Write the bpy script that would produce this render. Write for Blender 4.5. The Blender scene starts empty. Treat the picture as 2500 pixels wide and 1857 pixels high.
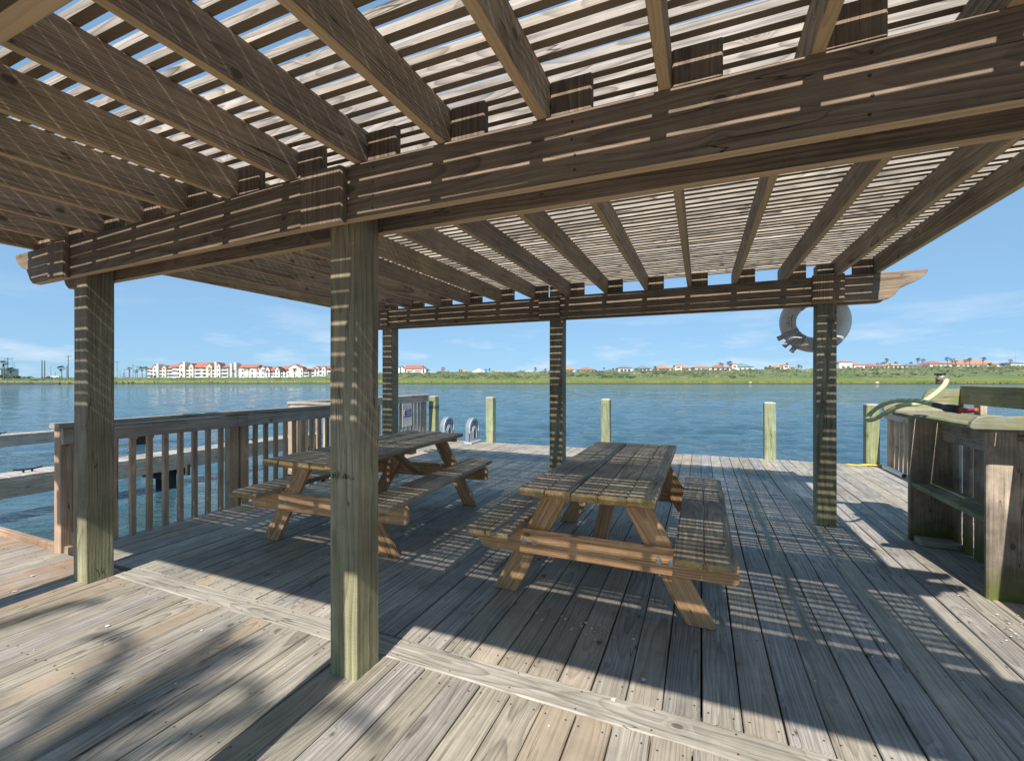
import bpy, math, random
from mathutils import Vector, Matrix, noise
R = random.Random(7)
rad = math.radians
scene = bpy.context.scene
col = scene.collection

# ------------------------------------------------------------ camera
TH = rad(22.9); CAMZ = 1.31; FPX = 1092.0
cam_d = bpy.data.cameras.new('camera'); cam = bpy.data.objects.new('camera', cam_d); col.objects.link(cam)
cam.location = (0, 0, CAMZ); cam.rotation_euler = (rad(90), 0, TH)
cam_d.sensor_width = 36; cam_d.lens = 36 * FPX / 2500; cam_d.shift_y = -0.001
cam_d.clip_start = 0.05; cam_d.clip_end = 9000
scene.camera = cam
# ------------------------------------------------------------ world, sun, exposure
SUN_EL = 45.1; SUN_AZ = 0.085          # towards the sun: (0.085, -1, tan el)
world = bpy.data.worlds.new('World'); scene.world = world; world.use_nodes = True
wn = world.node_tree.nodes; wl = world.node_tree.links; wn.clear()
wo = wn.new('ShaderNodeOutputWorld'); bg = wn.new('ShaderNodeBackground'); sky = wn.new('ShaderNodeTexSky')
sky.sky_type = 'NISHITA'; sky.sun_disc = False; sky.sun_elevation = rad(SUN_EL); sky.sun_rotation = math.pi - SUN_AZ
sky.air_density = 1.0; sky.dust_density = 0.2; sky.ozone_density = 2.2; sky.altitude = 2500
bg.inputs['Strength'].default_value = 0.10
# faint low clouds, real sky content
tc = wn.new('ShaderNodeTexCoord'); sep = wn.new('ShaderNodeSeparateXYZ'); wl.new(tc.outputs['Generated'], sep.inputs[0])
mp = wn.new('ShaderNodeMapping'); mp.inputs['Scale'].default_value = (5, 5, 26); wl.new(tc.outputs['Generated'], mp.inputs[0])
nz = wn.new('ShaderNodeTexNoise'); nz.inputs['Scale'].default_value = 1.0; nz.inputs['Detail'].default_value = 7; nz.inputs['Roughness'].default_value = .6
wl.new(mp.outputs[0], nz.inputs['Vector'])
cr = wn.new('ShaderNodeMapRange'); cr.inputs[1].default_value = .50; cr.inputs[2].default_value = .72; cr.clamp = True; wl.new(nz.outputs['Fac'], cr.inputs[0])
el = wn.new('ShaderNodeMapRange'); el.inputs[1].default_value = .0; el.inputs[2].default_value = .17; el.inputs[3].default_value = 1; el.inputs[4].default_value = 0; wl.new(sep.outputs['Z'], el.inputs[0])
mul = wn.new('ShaderNodeMath'); mul.operation = 'MULTIPLY'; wl.new(cr.outputs[0], mul.inputs[0]); wl.new(el.outputs[0], mul.inputs[1])
mul2 = wn.new('ShaderNodeMath'); mul2.operation = 'MULTIPLY'; mul2.inputs[1].default_value = .75; wl.new(mul.outputs[0], mul2.inputs[0])
mx = wn.new('ShaderNodeMixRGB'); wl.new(mul2.outputs[0], mx.inputs[0]); mx.inputs[2].default_value = (4.6, 4.8, 5.1, 1)
gm = wn.new('ShaderNodeGamma'); gm.inputs['Gamma'].default_value = .26; wl.new(sky.outputs[0], gm.inputs['Color'])
tn = wn.new('ShaderNodeMixRGB'); tn.blend_type = 'MULTIPLY'; tn.inputs[0].default_value = 1; tn.inputs[2].default_value = (1.15, 1.84, 2.52, 1); wl.new(gm.outputs[0], tn.inputs[1])
wl.new(tn.outputs[0], mx.inputs[1]); wl.new(mx.outputs[0], bg.inputs[0]); wl.new(bg.outputs[0], wo.inputs[0])
sd = bpy.data.lights.new('sun', 'SUN'); so = bpy.data.objects.new('sun', sd); col.objects.link(so)
sd.energy = 3.2; sd.angle = rad(0.53); sd.color = (1.0, 0.945, 0.86)
so.rotation_euler = Vector((SUN_AZ, -1, math.tan(rad(SUN_EL)))).to_track_quat('Z', 'Y').to_euler()
so.location = (1, -12, 12)
scene.view_settings.view_transform = 'Standard'; scene.view_settings.look = 'None'
scene.view_settings.exposure = 1.08; scene.view_settings.gamma = 1
scene.cycles.max_bounces = 8; scene.cycles.diffuse_bounces = 6; scene.cycles.glossy_bounces = 3

# ------------------------------------------------------------ node helpers
class NT:
    def __init__(s, name):
        s.m = bpy.data.materials.new(name); s.m.use_nodes = True; s.n = s.m.node_tree.nodes; s.l = s.m.node_tree.links; s.n.clear()
        s.out = s.n.new('ShaderNodeOutputMaterial'); s.b = s.n.new('ShaderNodeBsdfPrincipled'); s.l.new(s.b.outputs[0], s.out.inputs[0])
    def _in(s, sock, v):
        if v is None: return
        if isinstance(v, bpy.types.NodeSocket): s.l.new(v, sock)
        elif isinstance(v, (tuple, list)) and sock.type == 'RGBA': sock.default_value = tuple(v) + ((1,) if len(v) == 3 else ())
        else: sock.default_value = v
    def math(s, op, a, b=None, c=None, clamp=False):
        n = s.n.new('ShaderNodeMath'); n.operation = op; n.use_clamp = clamp
        s._in(n.inputs[0], a); s._in(n.inputs[1], b); s._in(n.inputs[2], c); return n.outputs[0]
    def vm(s, op, a, b=None):
        n = s.n.new('ShaderNodeVectorMath'); n.operation = op; s._in(n.inputs[0], a); s._in(n.inputs[1], b)
        return n.outputs['Value'] if op in ('LENGTH', 'DOT_PRODUCT', 'DISTANCE') else n.outputs[0]
    def attr(s, name):
        n = s.n.new('ShaderNodeAttribute'); n.attribute_name = name; return n.outputs['Vector']
    def sep(s, v):
        n = s.n.new('ShaderNodeSeparateXYZ'); s._in(n.inputs[0], v); return n.outputs
    def comb(s, x, y, z):
        n = s.n.new('ShaderNodeCombineXYZ'); s._in(n.inputs[0], x); s._in(n.inputs[1], y); s._in(n.inputs[2], z); return n.outputs[0]
    def noise(s, v, sc=1, det=3, ro=.5, dist=0):
        n = s.n.new('ShaderNodeTexNoise'); s._in(n.inputs['Vector'], v); s._in(n.inputs['Scale'], sc); s._in(n.inputs['Detail'], det)
        s._in(n.inputs['Roughness'], ro); s._in(n.inputs['Distortion'], dist); return n.outputs['Fac']
    def mr(s, v, a, b, c=0., d=1., smooth=False):
        n = s.n.new('ShaderNodeMapRange'); n.clamp = True
        if smooth: n.interpolation_type = 'SMOOTHSTEP'
        for i, x in enumerate((v, a, b, c, d)): s._in(n.inputs[i], x)
        return n.outputs[0]
    def mix(s, f, a, b, mode='MIX'):
        n = s.n.new('ShaderNodeMixRGB'); n.blend_type = mode; s._in(n.inputs[0], f); s._in(n.inputs[1], a); s._in(n.inputs[2], b); return n.outputs[0]
    def bump(s, h, st=.3, d=.01, nrm=None):
        n = s.n.new('ShaderNodeBump'); s._in(n.inputs['Height'], h); n.inputs['Strength'].default_value = st; n.inputs['Distance'].default_value = d
        if nrm is not None: s.l.new(nrm, n.inputs['Normal'])
        return n.outputs[0]
    def pos(s):
        return s.n.new('ShaderNodeNewGeometry').outputs['Position']
    def fin(s, color, rough=.75, nrm=None, **k):
        s._in(s.b.inputs['Base Color'], color); s._in(s.b.inputs['Roughness'], rough)
        if nrm is not None: s.l.new(nrm, s.b.inputs['Normal'])
        for a, v in k.items(): s._in(s.b.inputs[a.replace('_', ' ')], v)
        return s.m

def wood(name, early, late, grey, weather=.6, freq=95., var=.28, late_amt=.7, knots=.55, stain=None, stain_amt=0., stain_sc=1.5, stain_t=.5,
         rough_sawn=0., bump=.35, groove=.5, warm=None, mildew=0., specular=.25, extra=None, under=None, checks=.85):
    """Solid sawn-timber texture: growth rings round an axis near the board, in the board's own coordinates."""
    t = NT(name); gc = t.attr('gc'); r = t.sep(t.attr('rnd')); g = t.sep(gc)
    u, v, w = g[0], g[1], g[2]
    n1 = t.noise(t.vm('MULTIPLY', gc, (.9, 3., 3.)), 1, 2); n2 = t.noise(t.vm('ADD', t.vm('MULTIPLY', gc, (.7, 2., 2.)), (31., 7., 3.)), 1, 2)
    nf = t.noise(t.vm('MULTIPLY', gc, (5., 22., 22.)), 1, 2)
    vv = t.math('ADD', v, t.math('MULTIPLY', t.math('SUBTRACT', n1, .5), .075))
    vv = t.math('ADD', vv, t.math('MULTIPLY', t.math('SUBTRACT', nf, .5), .007))
    ww = t.math('ADD', w, t.math('MULTIPLY', t.math('SUBTRACT', n2, .5), .16))
    # the rnd attribute also carries the pith position; gc is offset by whole cells so subtract it through attr 'cen'
    c = t.sep(t.attr('cen'))
    dv = t.math('SUBTRACT', vv, c[1]); dw = t.math('SUBTRACT', ww, c[2])
    # knots
    sc = (1.9, 7.5, 3.0)
    vo = t.n.new('ShaderNodeTexVoronoi'); vo.voronoi_dimensions = '3D'; vo.inputs['Scale'].default_value = 1.0
    kv = t.vm('MULTIPLY', gc, sc); t.l.new(kv, vo.inputs['Vector'])
    dl = t.vm('DIVIDE', t.vm('SUBTRACT', vo.outputs['Position'], kv), sc)
    dls = t.sep(dl); kd = t.vm('LENGTH', t.comb(t.math('MULTIPLY', dls[0], .62), dls[1], t.math('MULTIPLY', dls[2], .12)))
    ksel = t.math('GREATER_THAN', t.sep(vo.outputs['Color'])[0], 1 - knots)
    kinf = t.math('MULTIPLY', t.math('EXPONENT', t.math('MULTIPLY', t.math('MULTIPLY', kd, kd), -2300.)), ksel)
    d = t.math('SQRT', t.math('ADD', t.math('MULTIPLY', dv, dv), t.math('MULTIPLY', dw, dw)))
    d = t.math('ADD', d, t.math('MULTIPLY', kinf, .035))
    fr = t.math('FRACT', t.math('MULTIPLY', d, freq))
    lw = t.math('POWER', fr, 2.6); lw = t.math('MULTIPLY', lw, t.mr(fr, .93, 1.0, 1., 0.))
    ring_mod = t.noise(t.vm('MULTIPLY', gc, (1.5, 9., 9.)), 1, 2)
    lw = t.math('MULTIPLY', lw, t.mr(ring_mod, .3, .7, .45, 1.1))
    colr = t.mix(t.math('MULTIPLY', lw, late_amt, clamp=True), early, late)
    # grey silvering
    wz = t.noise(t.vm('MULTIPLY', gc, (1.1, 6., 6.)), 1, 4, .6)
    wf = t.mr(t.math('ADD', wz, t.math('MULTIPLY', t.math('SUBTRACT', r[1], .5), .35)), .25, .75, max(0, weather - .3), min(1, weather + .3))
    colr = t.mix(wf, colr, t.mix(t.math('MULTIPLY', lw, .75 * late_amt, clamp=True), grey, tuple(x * .42 for x in grey)))
    # fibre streaks and checks
    fb = t.noise(t.vm('MULTIPLY', gc, (5., 330., 330.)), 1, 3, .65)
    fb2 = t.noise(t.vm('MULTIPLY', gc, (2.2, 75., 75.)), 1, 3, .6)
    colr = t.mix(1., colr, t.comb(*[t.math('MULTIPLY', t.mr(fb, .25, .75, .80, 1.2), t.mr(fb2, .3, .7, .70, 1.26))] * 3), 'MULTIPLY')
    ck = t.noise(t.vm('MULTIPLY', gc, (1.6, 95., 70.)), 1, 2, .5)
    ckm = t.mr(ck, .27, .33, groove, 0.)
    colr = t.mix(ckm, colr, tuple(x * .12 for x in grey))
    # long drying checks
    cn = t.noise(t.vm('MULTIPLY', gc, (1.0, 17., 17.)), 1, 2, .5); cmk = t.noise(t.vm('MULTIPLY', gc, (2.1, 9., 9.)), 1, 1)
    chk = t.math('MULTIPLY', t.mr(t.math('ABSOLUTE', t.math('SUBTRACT', cn, .5)), .0015, .0085, 1., 0.), t.mr(cmk, .52, .60, 0., checks))
    colr = t.mix(chk, colr, tuple(x * .07 for x in grey))
    # board to board variation
    bri = t.mr(r[0], 0., 1., 1 - var, 1 + var)
    colr = t.mix(1., colr, t.comb(bri, t.math('MULTIPLY', bri, t.mr(r[2], 0., 1., .985, 1.01)), t.math('MULTIPLY', bri, t.mr(r[2], 0., 1., .9, 1.06))), 'MULTIPLY')
    if warm: colr = t.mix(t.mr(r[1], .62, 1., 0., .6), colr, t.mix(t.math('MULTIPLY', lw, .7, clamp=True), warm, tuple(x * .4 for x in warm)))
    # knots on top
    km = t.math('MULTIPLY', t.mr(kd, .0150, .0105, 0., .92), ksel)
    krings = t.math('FRACT', t.math('MULTIPLY', kd, 300.))
    colr = t.mix(km, colr, t.mix(krings, tuple(x * .22 for x in early), tuple(x * .5 for x in early)))
    colr = t.mix(t.math('MULTIPLY', kinf, .28), colr, tuple(x * .45 for x in late))
    p = t.pos()
    if stain:
        sn = t.noise(p, stain_sc, 5, .62); sm = t.mr(sn, stain_t - .08, stain_t + .17, 0., stain_amt)
        colr = t.mix(sm, colr, t.mix(t.math('MULTIPLY', lw, .5, clamp=True), stain, tuple(x * .45 for x in stain)))
    dirt = t.mr(t.noise(p, 2.3, 6, .68), .35, .7, .82, 1.28)
    colr = t.mix(1., colr, t.comb(dirt, dirt, dirt), 'MULTIPLY')
    if mildew:
        z = t.sep(p)[2]; mm = t.mr(t.math('ADD', z, t.math('MULTIPLY', t.math('SUBTRACT', t.noise(p, 7., 5, .6), .5), .55)), .0, .62, mildew, 0.)
        colr = t.mix(mm, colr, (.018, .022, .014))
        colr = t.mix(t.mr(t.math('ADD', z, t.math('MULTIPLY', t.noise(p, 5., 4), .4)), .12, .42, mildew, 0.), colr, (.16, .19, .045))
    if under:   # bounce light painted into beam and rafter undersides, darker shade into slat undersides
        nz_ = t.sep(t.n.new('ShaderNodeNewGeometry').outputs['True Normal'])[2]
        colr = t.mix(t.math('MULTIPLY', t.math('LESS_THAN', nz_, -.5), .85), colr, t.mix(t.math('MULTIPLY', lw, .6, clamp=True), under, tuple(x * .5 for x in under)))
    if extra: colr = extra(t, colr, p)
    h = t.math('SUBTRACT', t.math('MULTIPLY', fb2, .5), t.math('MULTIPLY', lw, -.35))
    h = t.math('SUBTRACT', h, t.math('MULTIPLY', ckm, 1.2))
    h = t.math('SUBTRACT', t.math('ADD', h, t.math('MULTIPLY', fb, .35)), t.math('MULTIPLY', chk, 1.5))
    if rough_sawn:
        sw = t.noise(t.vm('MULTIPLY', gc, (260., 28., 28.)), 1, 2, .5); h = t.math('ADD', h, t.math('MULTIPLY', sw, rough_sawn))
    return t.fin(colr, t.mr(fb2, .3, .7, .62, .85), t.bump(h, bump, .0035), Specular_IOR_Level=specular)

M = {}
M['deck'] = wood('deck_wood', (.40, .355, .30), (.14, .115, .09), (.365, .34, .305), .6, 88, .14, .95, .35,
                 stain=(.17, .165, .12), stain_amt=.5, stain_sc=.8, stain_t=.56, warm=(.46, .36, .26), groove=.7)
def brown_boards(t, c, p):   # rust brown wet-looking boards at the left end of the front deck
    q_ = t.sep(p); r_ = t.sep(t.attr('rnd'))[1]
    m_ = t.math('MULTIPLY', t.mr(t.math('ADD', q_[0], t.math('MULTIPLY', t.noise(p, 1.2, 3), .8)), -3.5, -2.9, .75, 0.), t.mr(r_, .25, .6, .15, 1.))
    m_ = t.math('MULTIPLY', m_, t.mr(t.noise(t.vm('MULTIPLY', p, (9., 1.1, 1.)), 1., 3, .6), .35, .6))
    return t.mix(m_, c, t.mix(1., c, (1.15, .62, .30), 'MULTIPLY'))
M['deck_rough'] = wood('front_deck_wood', (.375, .33, .27), (.13, .10, .075), (.32, .30, .27), .55, 85, .14, 1., .35,
                 stain=(.2, .19, .12), stain_amt=.4, stain_sc=.7, stain_t=.6, warm=(.42, .32, .215), groove=.85, extra=brown_boards)
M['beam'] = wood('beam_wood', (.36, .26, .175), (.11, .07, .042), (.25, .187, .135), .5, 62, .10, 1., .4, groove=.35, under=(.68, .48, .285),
                 stain=(.10, .085, .07), stain_amt=.5, stain_sc=1.1, stain_t=.5)
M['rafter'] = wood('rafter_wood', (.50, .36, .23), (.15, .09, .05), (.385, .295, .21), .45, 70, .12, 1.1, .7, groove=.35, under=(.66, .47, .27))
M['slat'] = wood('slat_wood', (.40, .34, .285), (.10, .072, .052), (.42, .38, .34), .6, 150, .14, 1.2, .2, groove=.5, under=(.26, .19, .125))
def post_green(t, c, p):
    z = t.sep(p)[2]; n = t.noise(t.vm('MULTIPLY', p, (3., 3., 1.2)), 1., 4, .6)
    g = t.mr(t.math('ADD', z, t.math('MULTIPLY', n, .9)), .45, 1.5, .8, .05)
    return t.mix(g, c, t.mix(1., c, (1.0, 1.20, .98), 'MULTIPLY'))
M['post'] = wood('treated_post_wood', (.38, .31, .215), (.12, .088, .05), (.28, .245, .185), .5, 60, .08, .85, .4, rough_sawn=.9, bump=.6, groove=.3,
                 stain=(.15, .12, .08), stain_amt=.6, stain_sc=1.6, stain_t=.5, extra=post_green)
M['bollard'] = wood('bollard_wood', (.33, .36, .20), (.14, .15, .07), (.29, .32, .21), .45, 70, .14, .9, .3, groove=.6,
                 stain=(.20, .16, .08), stain_amt=.5, stain_sc=3., stain_t=.55)
def end_moss(t, c, p):
    n = t.sep(t.n.new('ShaderNodeNewGeometry').outputs['True Normal'])[1]
    e = t.math('MULTIPLY', t.math('LESS_THAN', n, -.8), t.mr(t.noise(p, 14., 4, .6), .42, .66, .0, .7))
    return t.mix(e, t.mix(t.math('MULTIPLY', t.math('LESS_THAN', n, -.8), .6), c, t.mix(1., c, (1.35, 1.1, .62), 'MULTIPLY')), (.19, .17, .045))
M['table_top'] = wood('tabletop_wood', (.50, .37, .23), (.16, .10, .055), (.41, .33, .24), .42, 75, .16, 1.1, .4, groove=.6,
                 stain=(.13, .09, .06), stain_amt=.6, stain_sc=2.6, stain_t=.54, extra=end_moss)
M['table_leg'] = wood('table_frame_wood', (.60, .345, .165), (.27, .12, .048), (.42, .28, .17), .2, 75, .14, .95, .3, groove=.3)
M['fence'] = wood('fence_wood', (.54, .375, .25), (.25, .15, .09), (.42, .335, .26), .35, 90, .22, .65, .3, groove=.4, warm=(.5, .33, .17))
M['fence_top'] = wood('fence_rail_wood', (.43, .355, .275), (.19, .145, .10), (.40, .37, .33), .65, 90, .12, .8, .3, groove=.7)
M['station'] = wood('station_wood', (.56, .44, .33), (.34, .25, .175), (.47, .41, .345), .4, 80, .1, .6, .35, groove=.25, mildew=.95, stain=(.055, .05, .038), stain_amt=.85, stain_sc=2.6, stain_t=.58)
M['station_top'] = wood('counter_wood', (.36, .34, .24), (.20, .18, .11), (.30, .29, .24), .55, 85, .12, .8, .3, groove=.7,
                 stain=(.20, .21, .08), stain_amt=.75, stain_sc=3.5, stain_t=.45)
M['dark_wood'] = wood('wet_pile_wood', (.07, .06, .04), (.03, .025, .02), (.06, .06, .05), .5, 80, .1, .6, .2)

def plain(name, c, rough=.6, nsc=0, namt=.15, metal=0., bump=0., emit=None):
    t = NT(name)
    cc = c
    if nsc:
        p = t.n.new('ShaderNodeTexCoord').outputs['Object']; f = t.mr(t.noise(p, nsc, 5, .6), .3, .7, 1 - namt, 1 + namt)
        cc = t.mix(1., c, t.comb(f, f, f), 'MULTIPLY')
        if bump: return t.fin(cc, rough, t.bump(t.noise(p, nsc * 2, 4), bump, .02), Metallic=metal)
    return t.fin(cc, rough, Metallic=metal)
M['galv'] = plain('galvanised_steel', (.42, .41, .40), .45, 60, .3, .8)
M['screw'] = plain('screw_head', (.06, .05, .045), .6)
M['ring'] = plain('ring_vinyl', (.86, .81, .75), .5, 9, .12)
M['seam'] = plain('ring_seam', (.10, .10, .11), .6)
M['strap'] = plain('ring_strap', (.52, .50, .51), .7, 30, .1)
M['plastic'] = plain('grey_plastic', (.42, .47, .53), .45, 12, .08)
M['plastic_dark'] = plain('dark_grey_plastic', (.20, .23, .27), .5, 12, .08)
M['black'] = plain('black_rubber', (.025, .025, .028), .5, 30, .3)
M['red'] = plain('red_nozzle_plastic', (.45, .08, .06), .4, 30, .2)
M['hose'] = plain('green_hose', (.50, .58, .30), .45, 25, .12)
M['yrope'] = plain('yellow_rope', (.65, .48, .06), .7, 60, .2)
M['brass'] = plain('tarnished_brass', (.28, .24, .19), .5, 40, .3, .5)
M['sign_white'] = plain('sign_white', (.62, .60, .56), .5, 15, .06)
M['sign_red'] = plain('sign_red', (.55, .10, .09), .5)
M['sign_blue'] = plain('sign_blue', (.03, .07, .24), .5)
M['ink'] = plain('black_ink', (.02, .018, .012), .8)
M['shell'] = plain('shell', (.72, .70, .66), .5, 80, .15)
M['pvc'] = plain('pvc_pipe', (.62, .60, .55), .5, 20, .1)
M['condo_white'] = plain('white_stucco', (.74, .72, .69), .8, .4, .06)
M['condo_cream'] = plain('cream_stucco', (.74, .68, .55), .8, .4, .06)
M['dark_glass'] = plain('dark_window', (.09, .11, .13), .3, .6, .4)
M['shade_wall'] = plain('shaded_balcony_wall', (.30, .29, .28), .8, .6, .2)  # balcony recess shade put into the grey of flat slabs
M['tile_red'] = plain('red_roof_tile', (.38, .145, .10), .8, 1.2, .2)
M['tile_orange'] = plain('orange_roof_tile', (.48, .215, .125), .8, 1.2, .18)
M['tile_brown'] = plain('brown_roof_tile', (.34, .18, .12), .8, 1.2, .2)
M['tile_tan'] = plain('tan_roof_tile', (.46, .30, .18), .8, 1.2, .25)
M['tile_grey'] = plain('grey_shingle', (.20, .21, .23), .8, 1.2, .15)
M['tile_teal'] = plain('teal_metal_roof', (.16, .27, .27), .6, 1.2, .1)
M['roof_white'] = plain('white_metal_roof', (.62, .62, .60), .6, 1.2, .1)
M['house_blue'] = plain('blue_grey_siding', (.50, .60, .66), .8, .6, .1)
M['pole'] = plain('weathered_pole', (.12, .10, .085), .85, 1, .2)
M['lamp_metal'] = plain('pale_lamp_pole', (.30, .31, .31), .6, 1, .1)
M['wire'] = plain('power_wire', (.22, .24, .26), .8)
M['trunk'] = plain('palm_trunk_bark', (.20, .15, .105), .9, 4, .3)
M['car_white'] = plain('white_car_paint', (.72, .72, .72), .3, .5, .04)
M['tyre'] = plain('tyre_rubber', (.02, .02, .02), .8)

def leaf(name, c1, c2, sc=1.):
    t = NT(name); p = t.pos(); f = t.mr(t.noise(p, sc, 4, .65), .3, .7)
    return t.fin(t.mix(f, c1, c2), .7)
M['palm_leaf'] = leaf('palm_leaf', (.035, .055, .022), (.09, .11, .045), 1.2)
M['palm_dead'] = leaf('dry_palm_leaf', (.13, .10, .06), (.20, .15, .09), 1.2)
M['bush'] = leaf('bush_leaf', (.03, .055, .018), (.085, .12, .035), .9)
M['scrub'] = leaf('scrub_leaf', (.028, .055, .018), (.19, .20, .095), .11)

# water
t = NT('lagoon_water'); p = t.pos(); ps = t.vm('MULTIPLY', p, (1., 1., 1.))
rot = t.n.new('ShaderNodeVectorRotate'); rot.rotation_type = 'Z_AXIS'; rot.inputs['Angle'].default_value = -TH; t.l.new(p, rot.inputs['Vector'])
q = rot.outputs[0]
dist = t.vm('LENGTH', p)
near = t.mr(dist, 5.5, 13., 0., 1., True)
w1 = t.noise(t.vm('MULTIPLY', q, (1.7, 3.4, 1.)), 1., 4, .62, .9)
w2 = t.noise(t.vm('MULTIPLY', q, (5., 9., 1.)), 1., 3, .6, .5)
w3 = t.noise(t.vm('MULTIPLY', q, (.45, 1.3, 1.)), 1., 3, .5, .5)
w4 = t.noise(t.vm('MULTIPLY', q, (.03, .09, 1.)), 1., 3, .6)
h = t.math('ADD', t.math('MULTIPLY', w1, t.mr(near, 0., 1., .07, .42)), t.math('MULTIPLY', w2, t.mr(near, 0, 1, .006, .13)))
h = t.math('ADD', h, t.math('MULTIPLY', w3, t.mr(near, 0, 1, .34, .16)))
h = t.math('MULTIPLY', h, .45)
cw = t.mix(t.mr(w4, .35, .65), (.036, .088, .118), (.048, .115, .150))
cw = t.mix(t.mr(near, 0, .6, .7, 0.), cw, (.030, .055, .034))
M['water'] = t.fin(cw, .06, t.bump(h, 1., .8), IOR=1.33)

# bank / land
t = NT('marsh_bank'); p = t.pos(); a = t.sep(t.attr('band'))
n1 = t.noise(p, .055, 6, .65); n2 = t.noise(t.vm('MULTIPLY', p, (.12, .12, 1.2)), 1., 5, .65); n3 = t.noise(p, .9, 4, .7)
low = t.mix(t.mr(n2, .3, .7), (.13, .17, .03), (.22, .22, .05))
mid = t.mix(t.mr(n1, .35, .65), (.10, .17, .045), (.20, .23, .11))
mid = t.mix(t.mr(n2, .58, .72, 0., .6), mid, (.24, .20, .12))
mid = t.mix(t.mr(n3, .3, .7, 0., .6), mid, (.05, .075, .028))
cc = t.mix(t.mr(t.math('ADD', a[0], t.math('MULTIPLY', t.math('SUBTRACT', n2, .5), .25)), .22, .34), low, mid)
cc = t.mix(t.mr(a[0], .012, .03, 1., 0.), cc, (.05, .045, .03))
M['bank'] = t.fin(cc, .95, t.bump(n3, .8, .6))

# ------------------------------------------------------------ mesh builder
class MB:
    def __init__(s): s.v = []; s.f = []; s.gc = []; s.rn = []; s.ce = []; s.mi = []; s.cur = 0
    def _rand(s, wdt=.14):
        off = (R.random() * 40, R.random() * 40, R.random() * 40)
        rn = (R.random(), R.random(), R.random())
        # pith position relative to the board
        ce = (0, off[1] + (R.random() - .5) * wdt * .9, off[2] + R.choice((-1, 1)) * (.035 + R.random() * .09))
        return off, rn, ce
    def add(s, verts, faces, gcs=None, rn=None, ce=None):
        o = len(s.v); s.v += [tuple(x) for x in verts]
        rn = rn or (.5, .5, .5); ce = ce or (0, 0, 0)
        s.gc += [tuple(g) for g in (gcs or verts)]; s.rn += [rn] * len(verts); s.ce += [ce] * len(verts)
        for f in faces: s.f.append(tuple(i + o for i in f)); s.mi.append(s.cur)
    def board(s, p0, p1, w, th, wd=None, ch=.004, seg=1, wob=0., chend=0., rnd=None, taper=None):
        """sawn board from p0 to p1 (centre line), w across, th thick; wd = direction of the width"""
        p0 = Vector(p0); p1 = Vector(p1); L = (p1 - p0); ln = L.length; L.normalize()
        if wd is None: wd = Vector((1, 0, 0)) if abs(L.x) < .8 else Vector((0, 1, 0))
        wd = Vector(wd); wd = (wd - L * wd.dot(L)).normalized(); td = L.cross(wd)
        off, rn, ce = s._rand(w)
        if rnd: rn = rnd
        ch = min(ch, w * .3, th * .3); a = w / 2; b = th / 2
        prof = [(-a + ch, -b), (a - ch, -b), (a, -b + ch), (a, b - ch), (a - ch, b), (-a + ch, b), (-a, b - ch), (-a, -b + ch)]
        V = []; G = []; ph = [R.random() * 6.28 for _ in range(4)]
        for i in range(seg + 1):
            u = i / seg; d1 = wob * (math.sin(ph[0] + u * 5.1) + .5 * math.sin(ph[1] + u * 11)) if wob else 0
            d2 = wob * (math.sin(ph[2] + u * 4.3) + .5 * math.sin(ph[3] + u * 9)) if wob else 0
            c = p0 + L * (ln * u) + wd * d1 + td * d2
            for (x, y) in prof:
                V.append(c + wd * x + td * y); G.append((ln * u + off[0], x + off[1], y + off[2]))
        F = []
        for i in range(seg):
            for k in range(8):
                k2 = (k + 1) % 8; F.append((i * 8 + k, i * 8 + k2, (i + 1) * 8 + k2, (i + 1) * 8 + k))
        F.append(tuple(range(7, -1, -1))); F.append(tuple(seg * 8 + k for k in range(8)))
        s.add(V, F, G, rn, ce)
    def box(s, c, size, ax=None, ch=.004, **k):
        """axis-aligned board, length along its longest side unless ax is given"""
        c = Vector(c); sz = list(size); ax = sz.index(max(sz)) if ax is None else ax
        o = [i for i in range(3) if i != ax]; e = Vector([1.0 if i == ax else 0 for i in range(3)]); wv = Vector([1.0 if i == o[0] else 0 for i in range(3)])
        # choose wider side as width
        wi, ti = (o[0], o[1]) if sz[o[0]] >= sz[o[1]] else (o[1], o[0]); wv = Vector([1.0 if i == wi else 0 for i in range(3)])
        s.board(c - e * sz[ax] / 2, c + e * sz[ax] / 2, sz[wi], sz[ti], wv, ch, **k)
    def prism(s, poly, origin, du, dv, dn, th, grain='u', rnd=None):
        """polygon (u,v) extruded th along dn"""
        off, rn, ce = s._rand(.2)
        if rnd: rn = rnd
        origin = Vector(origin); du = Vector(du); dv = Vector(dv); dn = Vector(dn); n = len(poly); V = []; G = []
        for k in (0, 1):
            for (a, b) in poly:
                V.append(origin + du * a + dv * b + dn * (th * k))
                g = (a, b, th * k) if grain == 'u' else (b, a, th * k); G.append((g[0] + off[0], g[1] + off[1], g[2] + off[2]))
        F = [tuple(range(n - 1, -1, -1)), tuple(range(n, 2 * n))] + [(i, (i + 1) % n, n + (i + 1) % n, n + i) for i in range(n)]
        s.add(V, F, G, rn, ce)
    def cyl(s, p0, p1, r0, r1=None, n=10, cap=True):
        r1 = r0 if r1 is None else r1; p0 = Vector(p0); p1 = Vector(p1); L = (p1 - p0).normalized()
        a = L.orthogonal().normalized(); b = L.cross(a); V = []
        for p, r in ((p0, r0), (p1, r1)):
            for i in range(n): t_ = 2 * math.pi * i / n; V.append(p + a * math.cos(t_) * r + b * math.sin(t_) * r)
        F = [(i, (i + 1) % n, n + (i + 1) % n, n + i) for i in range(n)]
        if cap: F += [tuple(range(n - 1, -1, -1)), tuple(range(n, 2 * n))]
        s.add(V, F)
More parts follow.
